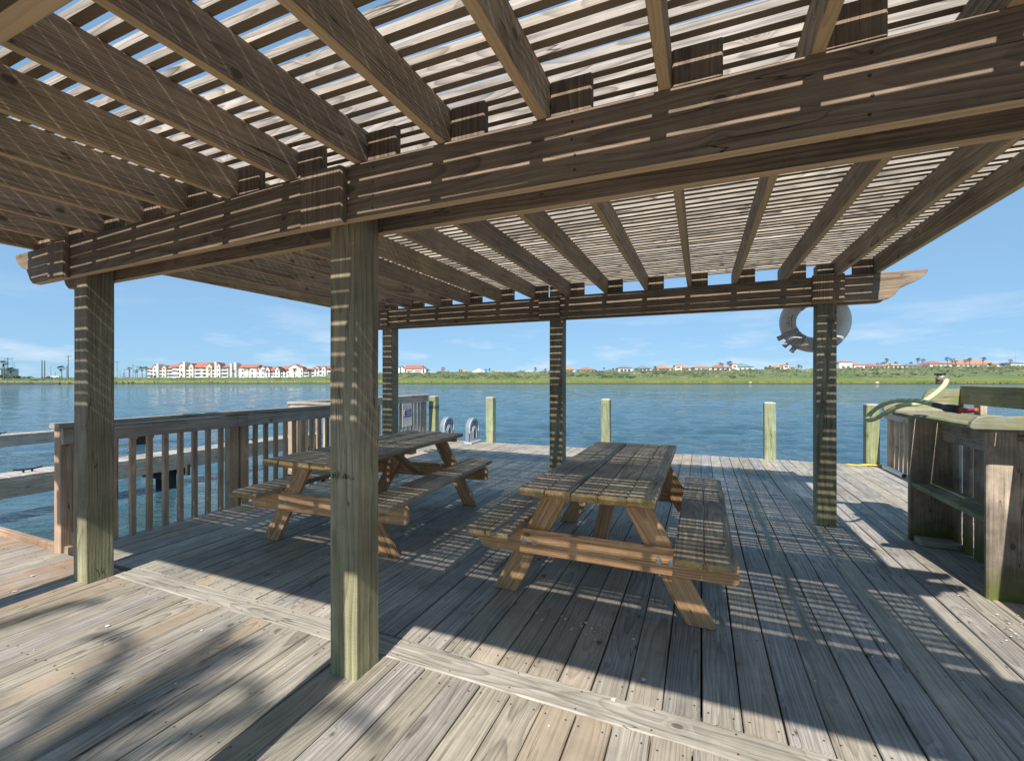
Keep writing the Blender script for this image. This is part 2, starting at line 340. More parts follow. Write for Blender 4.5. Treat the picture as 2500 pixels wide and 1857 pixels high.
    def tube(s, pts, r, n=8, smooth=4, closed=False):
        P = [Vector(p) for p in pts]
        if smooth > 1:
            Q = []; m = len(P); rng = m if closed else m - 1
            for i in range(rng):
                g = lambda k: P[k % m] if closed else P[max(0, min(m - 1, k))]
                a, b, c, d = g(i - 1), g(i), g(i + 1), g(i + 2)
                for j in range(smooth):
                    x = j / smooth; Q.append(.5 * ((2 * b) + (c - a) * x + (2 * a - 5 * b + 4 * c - d) * x * x + (3 * b - a - 3 * c + d) * x ** 3))
            if not closed: Q.append(P[-1])
            P = Q
        m = len(P); V = []; up = Vector((0, 0, 1)); prev = None
        for i, p in enumerate(P):
            tg = ((P[(i + 1) % m] - P[i - 1]) if closed else (P[min(m - 1, i + 1)] - P[max(0, i - 1)])).normalized()
            if prev is None: a = tg.orthogonal().normalized()
            else: a = (prev - tg * prev.dot(tg)); a = a.normalized() if a.length > 1e-6 else tg.orthogonal().normalized()
            prev = a; b = tg.cross(a); rr = r(i / (m - 1)) if callable(r) else r
            for k in range(n): t_ = 2 * math.pi * k / n; V.append(p + a * math.cos(t_) * rr + b * math.sin(t_) * rr)
        F = []
        for i in range(m if closed else m - 1):
            j = (i + 1) % m
            for k in range(n): k2 = (k + 1) % n; F.append((i * n + k, i * n + k2, j * n + k2, j * n + k))
        if not closed: F += [tuple(range(n - 1, -1, -1)), tuple((m - 1) * n + k for k in range(n))]
        s.add(V, F)
    def build(s, name, mats, parent=None, smooth=False, loc=None):
        me = bpy.data.meshes.new(name); V = s.v
        me.from_pydata(V, [], s.f); me.update()
        for nm, dat in (('gc', s.gc), ('rnd', s.rn), ('cen', s.ce)):
            at = me.attributes.new(nm, 'FLOAT_VECTOR', 'POINT'); at.data.foreach_set('vector', [x for v in dat for x in v])
        for m_ in (mats if isinstance(mats, (list, tuple)) else [mats]): me.materials.append(M[m_] if isinstance(m_, str) else m_)
        me.polygons.foreach_set('material_index', s.mi)
        if smooth: me.polygons.foreach_set('use_smooth', [True] * len(me.polygons))
        o = bpy.data.objects.new(name, me); col.objects.link(o)
        if parent: o.parent = parent
        if loc: o.location = loc
        return o

def tag(o, label, cat, group=None):
    o['label'] = label; o['category'] = cat
    if group: o['group'] = group
    return o
def thing(name, label, cat, loc=(0, 0, 0), rz=0, group=None):
    o = bpy.data.objects.new(name, None); col.objects.link(o); o.location = loc; o.rotation_euler = (0, 0, rz); o.empty_display_size = .2
    return tag(o, label, cat, group)
def struct(o): o['kind'] = 'structure'; return o
def dup(root, loc, rz=0, label=None, scale=None):
    r = root.copy(); col.objects.link(r); r.location = loc; r.rotation_euler = (0, 0, rz)
    if label: r['label'] = label
    if scale: r.scale = scale
    for ch in [c for c in allkids if c.parent == root] if False else list(root.children):
        c = ch.copy(); col.objects.link(c); c.parent = r
        for g in list(ch.children):
            d_ = g.copy(); col.objects.link(d_); d_.parent = c
    return r
X, Y, Z = Vector((1, 0, 0)), Vector((0, 1, 0)), Vector((0, 0, 1))
FWD = Vector((-math.sin(TH), math.cos(TH), 0)); RGT = Vector((math.cos(TH), math.sin(TH), 0))
def at(u, v, d):   # point at depth d seen at pixel (u,v) of the 2500 px photograph
    return Vector((0, 0, CAMZ)) + FWD * d + RGT * ((u - 1250) / FPX * d) + Z * (-(v - 926) / FPX * d)

# ------------------------------------------------------------ water, land, sky
import numpy as np
def water_sheet():
    rs = np.random.RandomState(5)
    th = np.linspace(-1.45, 1.35, 760); r = 2.2 * np.exp(np.linspace(0, math.log(330 / 2.2), 640)); r[-1] = 420
    A, Rr = np.meshgrid(th, r); ang = A - 0; fx, fy = FWD.x, FWD.y
    Xx = Rr * (np.cos(ang) * fx + np.sin(ang) * RGT.x); Yy = Rr * (np.cos(ang) * fy + np.sin(ang) * RGT.y); Zz = np.zeros_like(Xx)
    cell = Rr * .0085
    for k in range(64):
        lam = .24 * (3.0 / .24) ** rs.rand(); d = TH + 1.35 + rs.randn() * .55; kx, ky = math.cos(d) * 2 * math.pi / lam, math.sin(d) * 2 * math.pi / lam; ph = rs.rand() * 6.283
        slope = .030 * (lam / 1.0) ** -.10; amp = slope * lam / (2 * math.pi)
        fade = np.clip((lam / cell - 2.0) / 2.5, 0, 1) * np.clip((Rr - 4) / 14, .16 if lam < 1.6 else .5, 1)
        s_ = np.sin(kx * Xx + ky * Yy + ph + .7 * np.sin(Xx * .31 + k) + .6 * np.sin(Yy * .23 + 2 * k)); Zz += amp * fade * s_
    env = .75 + .35 * np.sin(Xx * .045 + 1.3 * np.sin(Yy * .03)) * np.sin(Yy * .07 + .8); Zz = -.60 + Zz * env * .72
    Zz[0, :] = -.62; Zz[-1, :] = -.60; n, m = Xx.shape
    co = np.stack([Xx, Yy, Zz], -1).reshape(-1, 3).astype(np.float32)
    i = np.arange((n - 1) * m).reshape(n - 1, m)[:, :-1].ravel(); f = np.stack([i, i + m, i + m + 1, i + 1], -1).astype(np.int32); 
    me = bpy.data.meshes.new('water'); me.vertices.add(len(co)); me.vertices.foreach_set('co', co.ravel()); me.loops.add(f.size); me.loops.foreach_set('vertex_index', f.ravel())
    me.polygons.add(len(f)); me.polygons.foreach_set('loop_start', np.arange(0, f.size, 4, dtype=np.int32)); me.update(calc_edges=True); me.polygons.foreach_set('use_smooth', np.ones(len(f), bool))
    me.materials.append(M['water']); me.validate(); o = bpy.data.objects.new('water', me); col.objects.link(o); return o
struct(water_sheet())
b = MB(); b.add([(-2500, -2500, -.80), (2500, -2500, -.80), (2500, 2500, -.80), (-2500, 2500, -.80)], [(0, 1, 2, 3)])
struct(b.build('open_water', 'water'))
def interp(x, pts):
    for (a, ya), (c, yc) in zip(pts, pts[1:]):
        if x <= c: return ya + (yc - ya) * max(0, (x - a)) / (c - a)
    return pts[-1][1]
CREST = [(-1200, 3.3), (0, 3.6), (360, 4.0), (700, 4.6), (860, 10), (1000, 14), (1250, 15.2), (1500, 18), (1900, 22), (2100, 25), (2300, 29), (2500, 29), (4200, 30)]
SHORE = [(-1200, 178), (60, 180), (200, 186), (330, 196), (500, 199), (760, 203), (900, 197), (1200, 196), (1450, 193), (1700, 190), (1900, 189), (2150, 185), (2500, 183), (4200, 180)]
def crest_z(u): return 1.31 + interp(u, CREST) * 235 / FPX
b = MB(); us = list(range(-1500, 4300, 12)); rows = [(-6, -1.2, 0), (0, -.62, 0), (3, -.15, .03), (9, .12, .15), (16, .3, .32), (24, .62, .6), (34, .95, .9), (42, 1.0, 1), (60, .96, 1), (110, .93, 1), (400, .9, 1), (1800, .9, 1)]
V = []; band = []
for u in us:
    sh = interp(u, SHORE); cz = crest_z(u); k = 42 and (235 - sh) / 42.0
    for i, (dd, hz, bd) in enumerate(rows):
        d = sh + dd * (k if dd > 0 and dd <= 60 else 1)
        jit = noise.noise(Vector((u * .02, i * 3.1, 0))) * (3 if i < 3 else 0)
        z = hz if i < 4 else -.1 + (cz + .1) * hz
        if 4 <= i <= 8: z += noise.noise(Vector((u * .013, i * .9, 5))) * .5 * min(1, cz / 4) + noise.noise(Vector((u * .06, i * 1.7, 9))) * .22
        p = at(u, 926, d + jit); V.append((p.x, p.y, z)); band.append((bd, 0, 0))
F = []; nr = len(rows)
for a in range(len(us) - 1):
    for i in range(nr - 1): F.append((a * nr + i, (a + 1) * nr + i, (a + 1) * nr + i + 1, a * nr + i + 1))
b.add(V, F); land = b.build('far_bank_terrain', 'bank', smooth=True); struct(land)
at_ = land.data.attributes.new('band', 'FLOAT_VECTOR', 'POINT'); at_.data.foreach_set('vector', [x for v in band for x in v])
# low seawall on the left shore
b = MB()
for u in range(-400, 130, 26):
    p = at(u, 926, 175); q_ = at(u + 26, 926, 175.3); h_ = -.25 + .25 * R.random()
    b.board((p.x, p.y, -.35), (q_.x, q_.y, -.35), .9, .7, Z, .15)
tag(b.build('seawall', plain('dark_rock', (.07, .075, .08), .9, .5, .4)), 'dark low rock seawall along the far left shoreline', 'seawall')
b = MB()
for k in range(26):
    u = R.choice((R.uniform(1160, 1310), R.uniform(1160, 1310), R.uniform(720, 800), R.uniform(1300, 2400))); p = at(u, 926, interp(u, SHORE) + R.uniform(2.5, 6)); s_ = R.uniform(.25, .7)
    b.board((p.x - s_, p.y, -.1), (p.x + s_, p.y + .2, -.05), s_ * 1.2, s_ * .9, Z, .12)
rk = b.build('shore_rocks', plain('pale_rock', (.55, .52, .47), .9, 2, .2)); rk['kind'] = 'stuff'; rk['label'] = 'pale rocks along the marsh waterline'; rk['category'] = 'rocks'
# scrub clumps on the bank
def blob(b, c, r, sq=.7, n=7):
    vs = []; 
    for i in range(n):
        pass
    ico = [(0, 0, 1)] + [(math.cos(a * 1.2566) * .89, math.sin(a * 1.2566) * .89, .45) for a in range(5)] + [(math.cos((a + .5) * 1.2566) * .95, math.sin((a + .5) * 1.2566) * .95, -.35) for a in range(5)]
    V = [Vector(c) + Vector((x * r * (.7 + .6 * R.random()), y * r * (.7 + .6 * R.random()), z * r * sq * (.6 + .7 * R.random()))) for x, y, z in ico]
    F = [(0, 1 + i, 1 + (i + 1) % 5) for i in range(5)] + [(1 + i, 6 + i, 1 + (i + 1) % 5) for i in range(5)] + [(1 + (i + 1) % 5, 6 + i, 6 + (i + 1) % 5) for i in range(5)]
    b.add(V, F)
b = MB()
for k in range(5200):
    u = R.uniform(-120, 2650); t_ = R.random() ** .8; sh = interp(u, SHORE); cz = crest_z(u)
    if u < 800 and R.random() < .55: continue
    d = sh + (235 - sh) * (.42 + .6 * t_); z = -.1 + (cz + .1) * interp((d - sh) * 42 / (235 - sh), [(9, .12), (16, .3), (24, .62), (34, .95), (42, 1.0), (60, 1)])
    if noise.noise(Vector((u * .01, t_ * 3, 2))) < -.15 and R.random() < .7: continue
    p = at(u, 926, d); r = R.choice((.4, .6, .8, 1.0, 1.3, 1.7)) * R.uniform(.7, 1.15) * (1 if u > 800 else .4); blob(b, (p.x, p.y, z), r)
sc_ = b.build('scrub_cover', 'scrub'); sc_['kind'] = 'stuff'; sc_['label'] = 'low green scrub covering the far bank'; sc_['category'] = 'shrubs'
b = MB()
for k in range(2600):   # marsh grass fringe
    u = R.uniform(-100, 2620); sh = interp(u, SHORE); p = at(u, 926, sh + R.uniform(2.2, 9)); hh = R.uniform(.4, 1.0); w_ = R.uniform(.5, 1.4)
    q0 = p - RGT * w_; q1 = p + RGT * w_
    b.add([(q0.x, q0.y, -.4), (q1.x, q1.y, -.4), (q1.x, q1.y, hh * .7), (p.x, p.y + .5, hh), (q0.x, q0.y, hh * .6)], [(0, 1, 2, 3, 4)])
gr = b.build('marsh_grass', leaf('marsh_grass_leaf', (.10, .14, .025), (.20, .21, .05), .12)); gr['kind'] = 'stuff'; gr['label'] = 'yellow green marsh grass along the waterline'; gr['category'] = 'grass'

# ------------------------------------------------------------ deck
def screws(b, x, y, z=.0015, r=.0045):
    b.cur = 1; n = 6
    b.add([(x + math.cos(i * 1.047) * r, y + math.sin(i * 1.047) * r, z) for i in range(n)], [tuple(range(n))]); b.cur = 0
def deck_boards(b, x0, x1, y0, y1, pitch, gap, phase, joists, jz=.0, far_jag=0):
    n0 = math.floor((x0 - phase) / pitch); x = phase + n0 * pitch
    while x < x1:
        a = max(x + gap / 2, x0); c = min(x + pitch - gap / 2, x1)
        if c - a > .02:
            w = c - a; dz = R.uniform(-.0015, .0015); ye = y1 + R.uniform(-far_jag, far_jag)
            # split long boards at a joist now and then
            cuts = [y0]; 
            if y1 - y0 > 4.5 and R.random() < .6: cuts.append(R.choice([j for j in joists if y0 + 1.2 < j < y1 - 1.2]))
            cuts.append(ye)
            for s0, s1 in zip(cuts, cuts[1:]):
                b.board(((a + c) / 2, s0 + .002, -.019 + dz), ((a + c) / 2, s1 - .002, -.019 + dz), w, .038, X, .0045, seg=6, wob=.0012)
            for j in joists:
                if y0 + .02 < j < y1:
                    for e in (.022, w - .022): screws(b, a + e + R.uniform(-.005, .005), j + R.uniform(-.012, .012), .002 + dz)
        x += pitch
b = MB()
J2 = [1.93, 2.55, 3.17, 3.79, 4.41, 5.03, 5.65, 6.27, 6.89, 7.51, 8.13, 8.38]
deck_boards(b, -3.62, 2.62, 1.870, 8.43, .1445, .0065, .291, J2, far_jag=.006)
deck_boards(b, -4.47, -3.62, 1.83, 8.43, .1445, .0065, .291, J2, far_jag=.006)
deck_boards(b, -5.45, -4.47, 4.62, 8.43, .1445, .0065, .291, J2[5:], far_jag=.006)
# transverse seam board in lengths
xs = [-3.618, -1.38, 1.62, 2.62]
for a, c in zip(xs, xs[1:]):
    b.board((a + .002, 1.794, -.019), (c - .002, 1.794, -.018), .146, .038, Y, .005, seg=10, wob=.0012, rnd=(.78, .2, .5))
    xx = a + .05
    while xx < c:
        for yy in (1.742, 1.846): screws(b, xx, yy + R.uniform(-.006, .006), .0025)
        xx += .29
struct(b.build('deck', ['deck', 'screw']))
b = MB(); J1 = [-2.4, -1.8, -1.2, -.6, 0, .45, 1.07, 1.66]
deck_boards(b, -3.62, 3.2, -3.0, 1.718, .1405, .005, -.591, J1)
deck_boards(b, -9.5, -3.62, -3.0, 1.79, .1405, .004, -.591, J1)
b.board((-9.5, 1.812, -.02), (-4.37, 1.812, -.02), .038, .14, Y, .004)
struct(b.build('front_deck', ['deck_rough', 'screw']))
# framing under the deck
b = MB()
for y in J2: b.box((-1.4 if y < 4.6 else -1.4, y, -.125), (7.9 if y > 4.6 else 6.05, .04, .17)) if False else b.box((-.9 if y < 4.6 else -1.4, y, -.127), (7.0 if y < 4.6 else 8.0, .04, .17))
for y in J1: b.box((-3.2, y, -.127), (12.4, .04, .17))
b.box((-1.4, 8.40, -.14), (8.1, .05, .2)); b.box((-4.44, 3.2, -.14), (.05, 2.9, .2)); b.box((-5.43, 6.5, -.14), (.05, 3.8, .2)); b.box((2.6, 5, -.14), (.05, 6.9, .2))
for x in (-5.2, -2.6, 0, 2.3):
    for y in (2.2, 5.2, 8.1):
        if x < -5 and y < 5: continue
        b.cyl((x, y, -1.4), (x, y, -.22), .14, n=12)
for x in (-8.5, -6.5, -4.2, -1.5, 1.2): b.cyl((x, 1.5, -1.4), (x, 1.5, -.22), .14, n=12)
struct(b.build('deck_framing', 'dark_wood'))

# ------------------------------------------------------------ pergola
PG = thing('pergola', 'weathered timber pergola with slatted roof and doubled beams over the picnic deck', 'pergola')
PS = .150
posts = [(-1.4515, 1.597, 0), (-3.7, 1.652, 0), (1.035, 1.597, 0), (1.035, 4.845, 0), (-1.485, 4.845, 0), (-3.80, 4.845, 0), (-1.42, .319, 0), (-3.7, .319, 0), (1.035, .319, 0)]
for i, (x, y, z) in enumerate(posts):
    b = MB(); b.board((x, y, .0), (x, y, 2.2 if y < 4 else 2.34), PS if i else .152, PS if i else .150, X, .006, seg=8, wob=.0015)
    po = b.build('post', 'post', PG)
    if i == 0:
        b = MB()   # faded ink stamp on the front face
        xs_ = -1.512; yf = 1.597 - .0755 - .001
        k = 0
        for wdt, hh, sl in ((.003, .02, .002), (.008, .022, -.003), (.004, .026, .003), (.004, .022, -.002), (.004, .024, .002), (.005, .028, .004), (0, 0, 0), (.003, .02, 0), (.007, .012, .004), (.003, .026, .004), (.010, .020, 0), (.006, .024, -.004), (.004, .018, .004), (0, 0, 0), (.004, .014, -.004), (.003, .012, 0), (.005, .010, .003)):
            if wdt:
                z0 = .886 + R.uniform(-.003, .003) - .012; b.add([(xs_, yf, z0), (xs_ + wdt * .6, yf, z0), (xs_ + wdt * .6 + sl, yf, z0 + hh), (xs_ + sl, yf, z0 + hh)], [(0, 1, 2, 3)])
            xs_ += .0075
        b.build('ink_stamp', 'ink', po)
BT, BB = 2.222, 1.987
def scroll(sgn, hgt=.235, run=.29):
    """ogee bracket end, outermost tip at u=run, top at v=0"""
    P = [(0, -hgt), (.03, -hgt + .006), (.07, -hgt + .035), (.095, -hgt + .075), (.125, -hgt + .112), (.165, -.112), (.205, -.098), (.245, -.075), (.275, -.045), (.29, -.012), (.29, 0), (0, 0)]
    return P
def beam_board(xa, xb, y, th, zt, zb, tipL, tipR, ya=None, dza=0):
    """board on edge from xa..xb (full height) plus scroll tips; y may slant from ya at the left end"""
    b = MB(); hgt = zt - zb
    pts = []
    if tipL: pts += [(-u - 0, v) for u, v in scroll(1, hgt)][::-1]
    poly = []
    sp = scroll(1, hgt)
    right = [(xb + u, zt + v) for u, v in sp[:-1]] if tipR else [(xb, zb), (xb, zt)]
    left = [(xa - u, zt + v) for u, v in sp[:-1]][::-1] if tipL else [(xa, zt), (xa, zb)]
    poly = right + left
    off, rn, ce = b._rand(.2); V = []; G = []; n = len(poly)
    for k in (0, 1):
        for (x, z) in poly:
            s_ = (xb - x) / max(.001, (xb - xa)); yy = y + (0 if ya is None else (ya - y) * s_); zz = z + dza * s_
            V.append((x, yy + th * k, zz)); G.append((x + off[0], z + off[1], th * k + off[2]))
    F = [tuple(range(n)), tuple(range(2 * n - 1, n - 1, -1))] + [((i + 1) % n, i, n + i, n + (i + 1) % n) for i in range(n)]
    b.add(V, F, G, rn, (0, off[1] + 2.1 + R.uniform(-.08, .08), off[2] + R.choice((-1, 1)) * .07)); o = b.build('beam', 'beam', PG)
    m_ = o.modifiers.new('edge', 'BEVEL'); m_.width = .004; m_.segments = 1; m_.limit_method = 'ANGLE'; m_.angle_limit = rad(50)
    return o
LX, RX = -4.22, 1.435
for (yf, slant, dz) in ((.206, 0, 0), (1.484, .07, -.022), (4.732, 0, 0)):
    for xn in ((-3.6, -2.2, -1.25, -.4, .42, .86) if yf > 1 else ()):
        for zn in (BB + .035, BB + .085, BB + .14, BB + .20):
            xx = xn + R.uniform(-.006, .006); yy = yf - .0012 + (slant * max(0, (-1.49 - xx)) / 2.73); zz = zn + (dz * max(0, (-1.49 - xx)) / 2.73)
            b = MB(); b.add([(xx + math.cos(i * 1.047) * .0055, yy, zz + math.sin(i * 1.047) * .0055) for i in range(6)], [(5, 4, 3, 2, 1, 0)]); b.build('screw_head', 'screw', PG)
    for k, y in enumerate((yf, yf + .19)):
        xm = -1.49 + (.13 if k else 0)
        beam_board(LX, xm - .001, y, .038, BT, BB, True, False, y + slant, dz)
        beam_board(xm + .001, RX, y, .038, BT, BB, False, True)
    def blk(x0, x1, yb, z0, z1, slant_y=0):
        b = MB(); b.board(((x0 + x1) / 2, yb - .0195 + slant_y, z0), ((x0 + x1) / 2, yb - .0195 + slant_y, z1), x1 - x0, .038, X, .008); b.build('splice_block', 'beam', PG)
    blk(-1.627 if yf < 4 else -1.665, -1.387 if yf < 4 else -1.42, yf, BB - .014, BT - .014, .001)
    blk(.912, 1.152, yf, BB + .01, BT + .01)
    if yf != 1.484: blk(-3.93, -3.74, yf, BB - .006, BT - .01)
    else: blk(-3.93, -3.73, yf, BB - .026, BT - .03, .062)
RT = BT + .153
RX_ = [-4.25, -3.83, -3.40, -2.975, -2.56, -2.145, -1.73, -1.318, -.907, -.497, -.087, .321, .729, 1.125, 1.413]
RY0, RY1 = -.20, 5.06
for i, xr in enumerate(RX_):
    b = MB(); x = xr - .019; th = .038; h_ = RT - BT; jx = R.uniform(-.004, .004)
    poly = [(RY0, 0), (RY1 - .05, 0), (RY1 - .022, .018), (RY1 - .004, .05), (RY1, .085), (RY1, h_), (RY0, h_)]
    zs = -.012 if xr < -2 else 0
    b.prism(poly, (x - th / 2, 0, BT + zs), Y, Z, X, th)
    b.ce = [(0, c[1] + R.uniform(-.05, .12), c[2]) for c in b.ce]
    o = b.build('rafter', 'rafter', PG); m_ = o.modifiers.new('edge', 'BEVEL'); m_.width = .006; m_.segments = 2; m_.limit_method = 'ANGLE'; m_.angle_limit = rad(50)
    for yc in (.264, 1.542, 4.790):
        if i == len(RX_) - 1: continue
        x0, x1 = xr + .002, xr + .150
        if xr > 1.0: x0, x1 = xr + .10, xr + .246
        if abs((x0 + x1) / 2 - 1.2) < .0: continue
        sy = (.06 * max(0, (-1.5 - xr)) / 2.7) if 1 < yc < 2 else 0
        b = MB(); b.board(((x0 + x1) / 2, yc + sy, BB + .02), ((x0 + x1) / 2, yc + sy, RT - .006 + R.uniform(-.006, .004)), x1 - x0, .037, X, .004)
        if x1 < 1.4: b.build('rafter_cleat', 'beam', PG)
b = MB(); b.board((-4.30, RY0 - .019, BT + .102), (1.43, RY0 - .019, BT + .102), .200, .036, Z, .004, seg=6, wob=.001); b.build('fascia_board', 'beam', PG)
y = RY0 + .030; k = 0
while y < RY1 - .01:
    b = MB(); sag = R.uniform(-.001, .001); w_ = .0312 + R.uniform(-.0018, .0020)
    b.board((-4.30 + R.uniform(-.01, .01), y, RT + .0168), (1.425 + R.uniform(-.004, .004), y, RT + .0168), .0322, w_, Z, .0012, seg=16, wob=.0024)
    b.build('slat', 'slat', PG); y += .0685 + R.uniform(-.0022, .0022); k += 1
print('slats', k)

# ------------------------------------------------------------ picnic tables
def picnic(loc, rz, label, seed):
    global R
    R = random.Random(seed)
    T = thing('picnic_table', label, 'picnic table', loc, rz, 'wooden picnic tables on the deck')
    HL = 1.0; zt = .711
    b = MB()
    for i in range(5):
        x = (i - 2) * .1445; e0 = R.uniform(-.01, .01); e1 = R.uniform(-.02, .02); lift = R.uniform(-.003, .004)
        for yy in (-.86, 0, .86):
            for dx in (-.04, .04): screws(b, x + dx + R.uniform(-.006, .006), yy + R.uniform(-.008, .008), zt + lift + .0028, .005)
        b.board((x, -HL + e0, zt - .019 + lift), (x, HL + e1, zt - .019 + lift + R.uniform(-.004, .004)), .1400, .038, X, .006, seg=8, wob=.0016)
    b.build('tabletop', ['table_top', 'screw'], T)
    for s in (-1, 1):
        b = MB()
        for j in (0, 1):
            x = s * (.508 + j * .144); cc = .05
            xo = x + s * .07; xi = x - s * .07; outer = j == 1
            poly = [(-.07, -HL), (.07, -HL), (.07, HL), (-.07, HL)]
            c1 = .05 if outer else .012; c2 = .012
            if s > 0: poly = [(-.07, -HL + c2), (-.07 + c2, -HL), (.07 - c1, -HL), (.07, -HL + c1), (.07, HL - c1), (.07 - c1, HL), (-.07 + c2, HL), (-.07, HL - c2)]
            else: poly = [(-.07, -HL + c1), (-.07 + c1, -HL), (.07 - c2, -HL), (.07, -HL + c2), (.07, HL - c2), (.07 - c2, HL), (-.07 + c1, HL), (-.07, HL - c1)]
            off, rn, ce = b._rand(.14); V = []; G = []; n = len(poly); zz = .402 + R.uniform(0, .003)
            for kz in (0, .038):
                for (px_, py_) in poly: V.append((x + px_, py_, zz + kz)); G.append((py_ + off[0], px_ + off[1], kz + off[2]))
            F = [tuple(range(n - 1, -1, -1)), tuple(range(n, 2 * n))] + [(i, (i + 1) % n, n + (i + 1) % n, n + i) for i in range(n)]
            b.add(V, F, G, rn, ce)
        o = b.build('bench_seat', 'table_top', T); m_ = o.modifiers.new('edge', 'BEVEL'); m_.width = .006; m_.segments = 2; m_.limit_method = 'ANGLE'
    for e in (-1, 1):
        yl = e * .72
        # cross beam outside of legs
        b = MB(); yb = yl + e * .0385
        poly = [(-.74, -.085), (-.71, -.14), (.71, -.14), (.74, -.10), (.74, -.03), (.71, 0), (-.72, 0), (-.74, -.02)]
        poly = [(-.745, -.075), (-.70, -.14), (.725, -.14), (.745, -.125), (.745, -.03), (.72, 0), (-.72, 0), (-.745, -.03)]
        b.prism(poly, (0, yb - .019, .401), X, Z, Y, .038); cb = b.build('cross_beam', 'table_leg', T)
        m_ = cb.modifiers.new('edge', 'BEVEL'); m_.width = .005; m_.segments = 1; m_.limit_method = 'ANGLE'
        for s in (-1, 1):
            ft, tp = s * .568, s * .568 - s * .545 * .668
            b = MB(); hw = .076
            poly = [(ft - hw, 0), (ft + hw, 0), (tp + hw, .668), (tp - hw, .668)]
            off, rn, ce = b._rand(.14); V = []; G = []; ang = math.atan2(.668, tp - ft); ca, sa = math.cos(ang), math.sin(ang)
            for kz in (0, .038):
                for (px_, pz_) in poly:
                    V.append((px_, yl - .019 + kz, pz_)); G.append(((px_ * ca + pz_ * sa) + off[0], (-(px_ - ft) * sa + pz_ * ca) + off[1], kz + off[2]))
            b.add(V, [(0, 1, 2, 3), (7, 6, 5, 4), (1, 0, 4, 5), (2, 1, 5, 6), (3, 2, 6, 7), (0, 3, 7, 4)], G, rn, ce)
            o = b.build('leg', 'table_leg', T); m_ = o.modifiers.new('edge', 'BEVEL'); m_.width = .004; m_.segments = 1; m_.limit_method = 'ANGLE'
            for q_ in (-.033, .033):
                xx = s * (.568 - .545 * .33) + q_; b = MB(); b.cyl((xx, yb + e * .018, .335), (xx, yb + e * .026, .335), .013, .011, 10); b.cyl((xx, yb + e * .018, .335), (xx, yb + e * .0205, .335), .019, n=12)
                b.build('bolt', 'galv', cb)
        b = MB(); b.board((-.335, e * .86, .652), (.335, e * .86, .652), .038, .04, Y, .005); b.build('cleat', 'table_leg', T)
        b = MB(); b.board((0, e * .66, .30), (0, e * .09, .655), .089, .038, X, .004); b.build('brace', 'table_leg', T)
    b = MB(); b.board((-.33, 0, .652), (.33, 0, .652), .085, .038, Y, .004); b.build('cleat', 'table_leg', T)
    return T
picnic((-.565, 3.30, 0), 0, 'warm brown picnic table with grey weathered top standing centre right on the deck', 21)
picnic((-2.735, 3.38, 0), rad(4), 'picnic table nearest the left railing, partly hidden behind the front post', 33)
R = random.Random(99)

# ------------------------------------------------------------ railings
def railing(name, label, p0, p1, side, posts_at, pitch=.126, z0=-.05, top=.945, mat='fence', first=0.06, skip=None, capw=.14, bal=.040, group='timber railings round the deck'):
    """side = direction (unit) towards the deck; p0->p1 rail line"""
    p0 = Vector(p0); p1 = Vector(p1); L = p1 - p0; ln = L.length; L.normalize(); side = Vector(side)
    T = thing(name, label, 'railing', (p0.x, p0.y, 0), 0, group)
    rel = lambda s_, n_, z: (L * s_ + side * n_ + Z * z)
    b = MB(); b.board(rel(-.03, 0, top + .019), rel(ln + .03, 0, top + .019), capw, .036, side, .008, seg=10, wob=.002); b.build('cap_rail', 'fence_top', T)
    b = MB(); cuts = [0] + [s_ for s_ in posts_at if .3 < s_ < ln - .3] + [ln]
    for a, c in zip(cuts, cuts[1:]): b.board(rel(a + .002, .035, top - .062), rel(c - .002, .035, top - .062), .118, .036, Z, .005)
    b.build('top_rail', 'fence_top', T)
    for s_ in posts_at:
        b = MB(); b.board(rel(s_, -.032, z0 - .12), rel(s_, -.032, top - .001), .09, .09, L, .005); b.build('post', mat, T)
    s_ = first
    while s_ < ln - .03:
        if all(abs(s_ - q_) > .07 for q_ in posts_at):
            b = MB(); b.board(rel(s_, -.004, z0), rel(s_, -.004, top - .01), bal, .038, L, .003, wob=.001, seg=3); b.build('baluster', mat, T)
        s_ += pitch
    return T
railing('deck_railing', 'left deck railing with square balusters nearest the camera', (-4.435, 1.77, 0), (-4.435, 4.66, 0), (1, 0, 0), [.045, 1.36, 1.475, 2.84], first=.345)
railing('deck_railing', 'short railing jogging left at the end of the near left railing', (-4.47, 4.66, 0), (-5.36, 4.66, 0), (0, -1, 0), [.05, .84], first=.16, top=.955)
r2 = railing('deck_railing', 'far left railing that carries the emergency sign', (-5.42, 4.70, 0), (-5.42, 8.12, 0), (1, 0, 0), [.04, 1.8, 3.36], first=.13, top=.955)
railing('deck_railing', 'right deck railing behind the cleaning counter beside the last bollard', (2.56, 3.2, 0), (2.56, 8.28, 0), (-1, 0, 0), [.04, 1.8, 3.5, 5.04], first=.13, pitch=.15, top=.85)

railing('deck_railing', 'right railing nearer the camera, outside the picture, its shadow falls on the counter end', (1.775, -1.2, 0), (1.775, 3.53, 0), (-1, 0, 0), [.04, 1.5, 3.0, 4.4], first=.13)
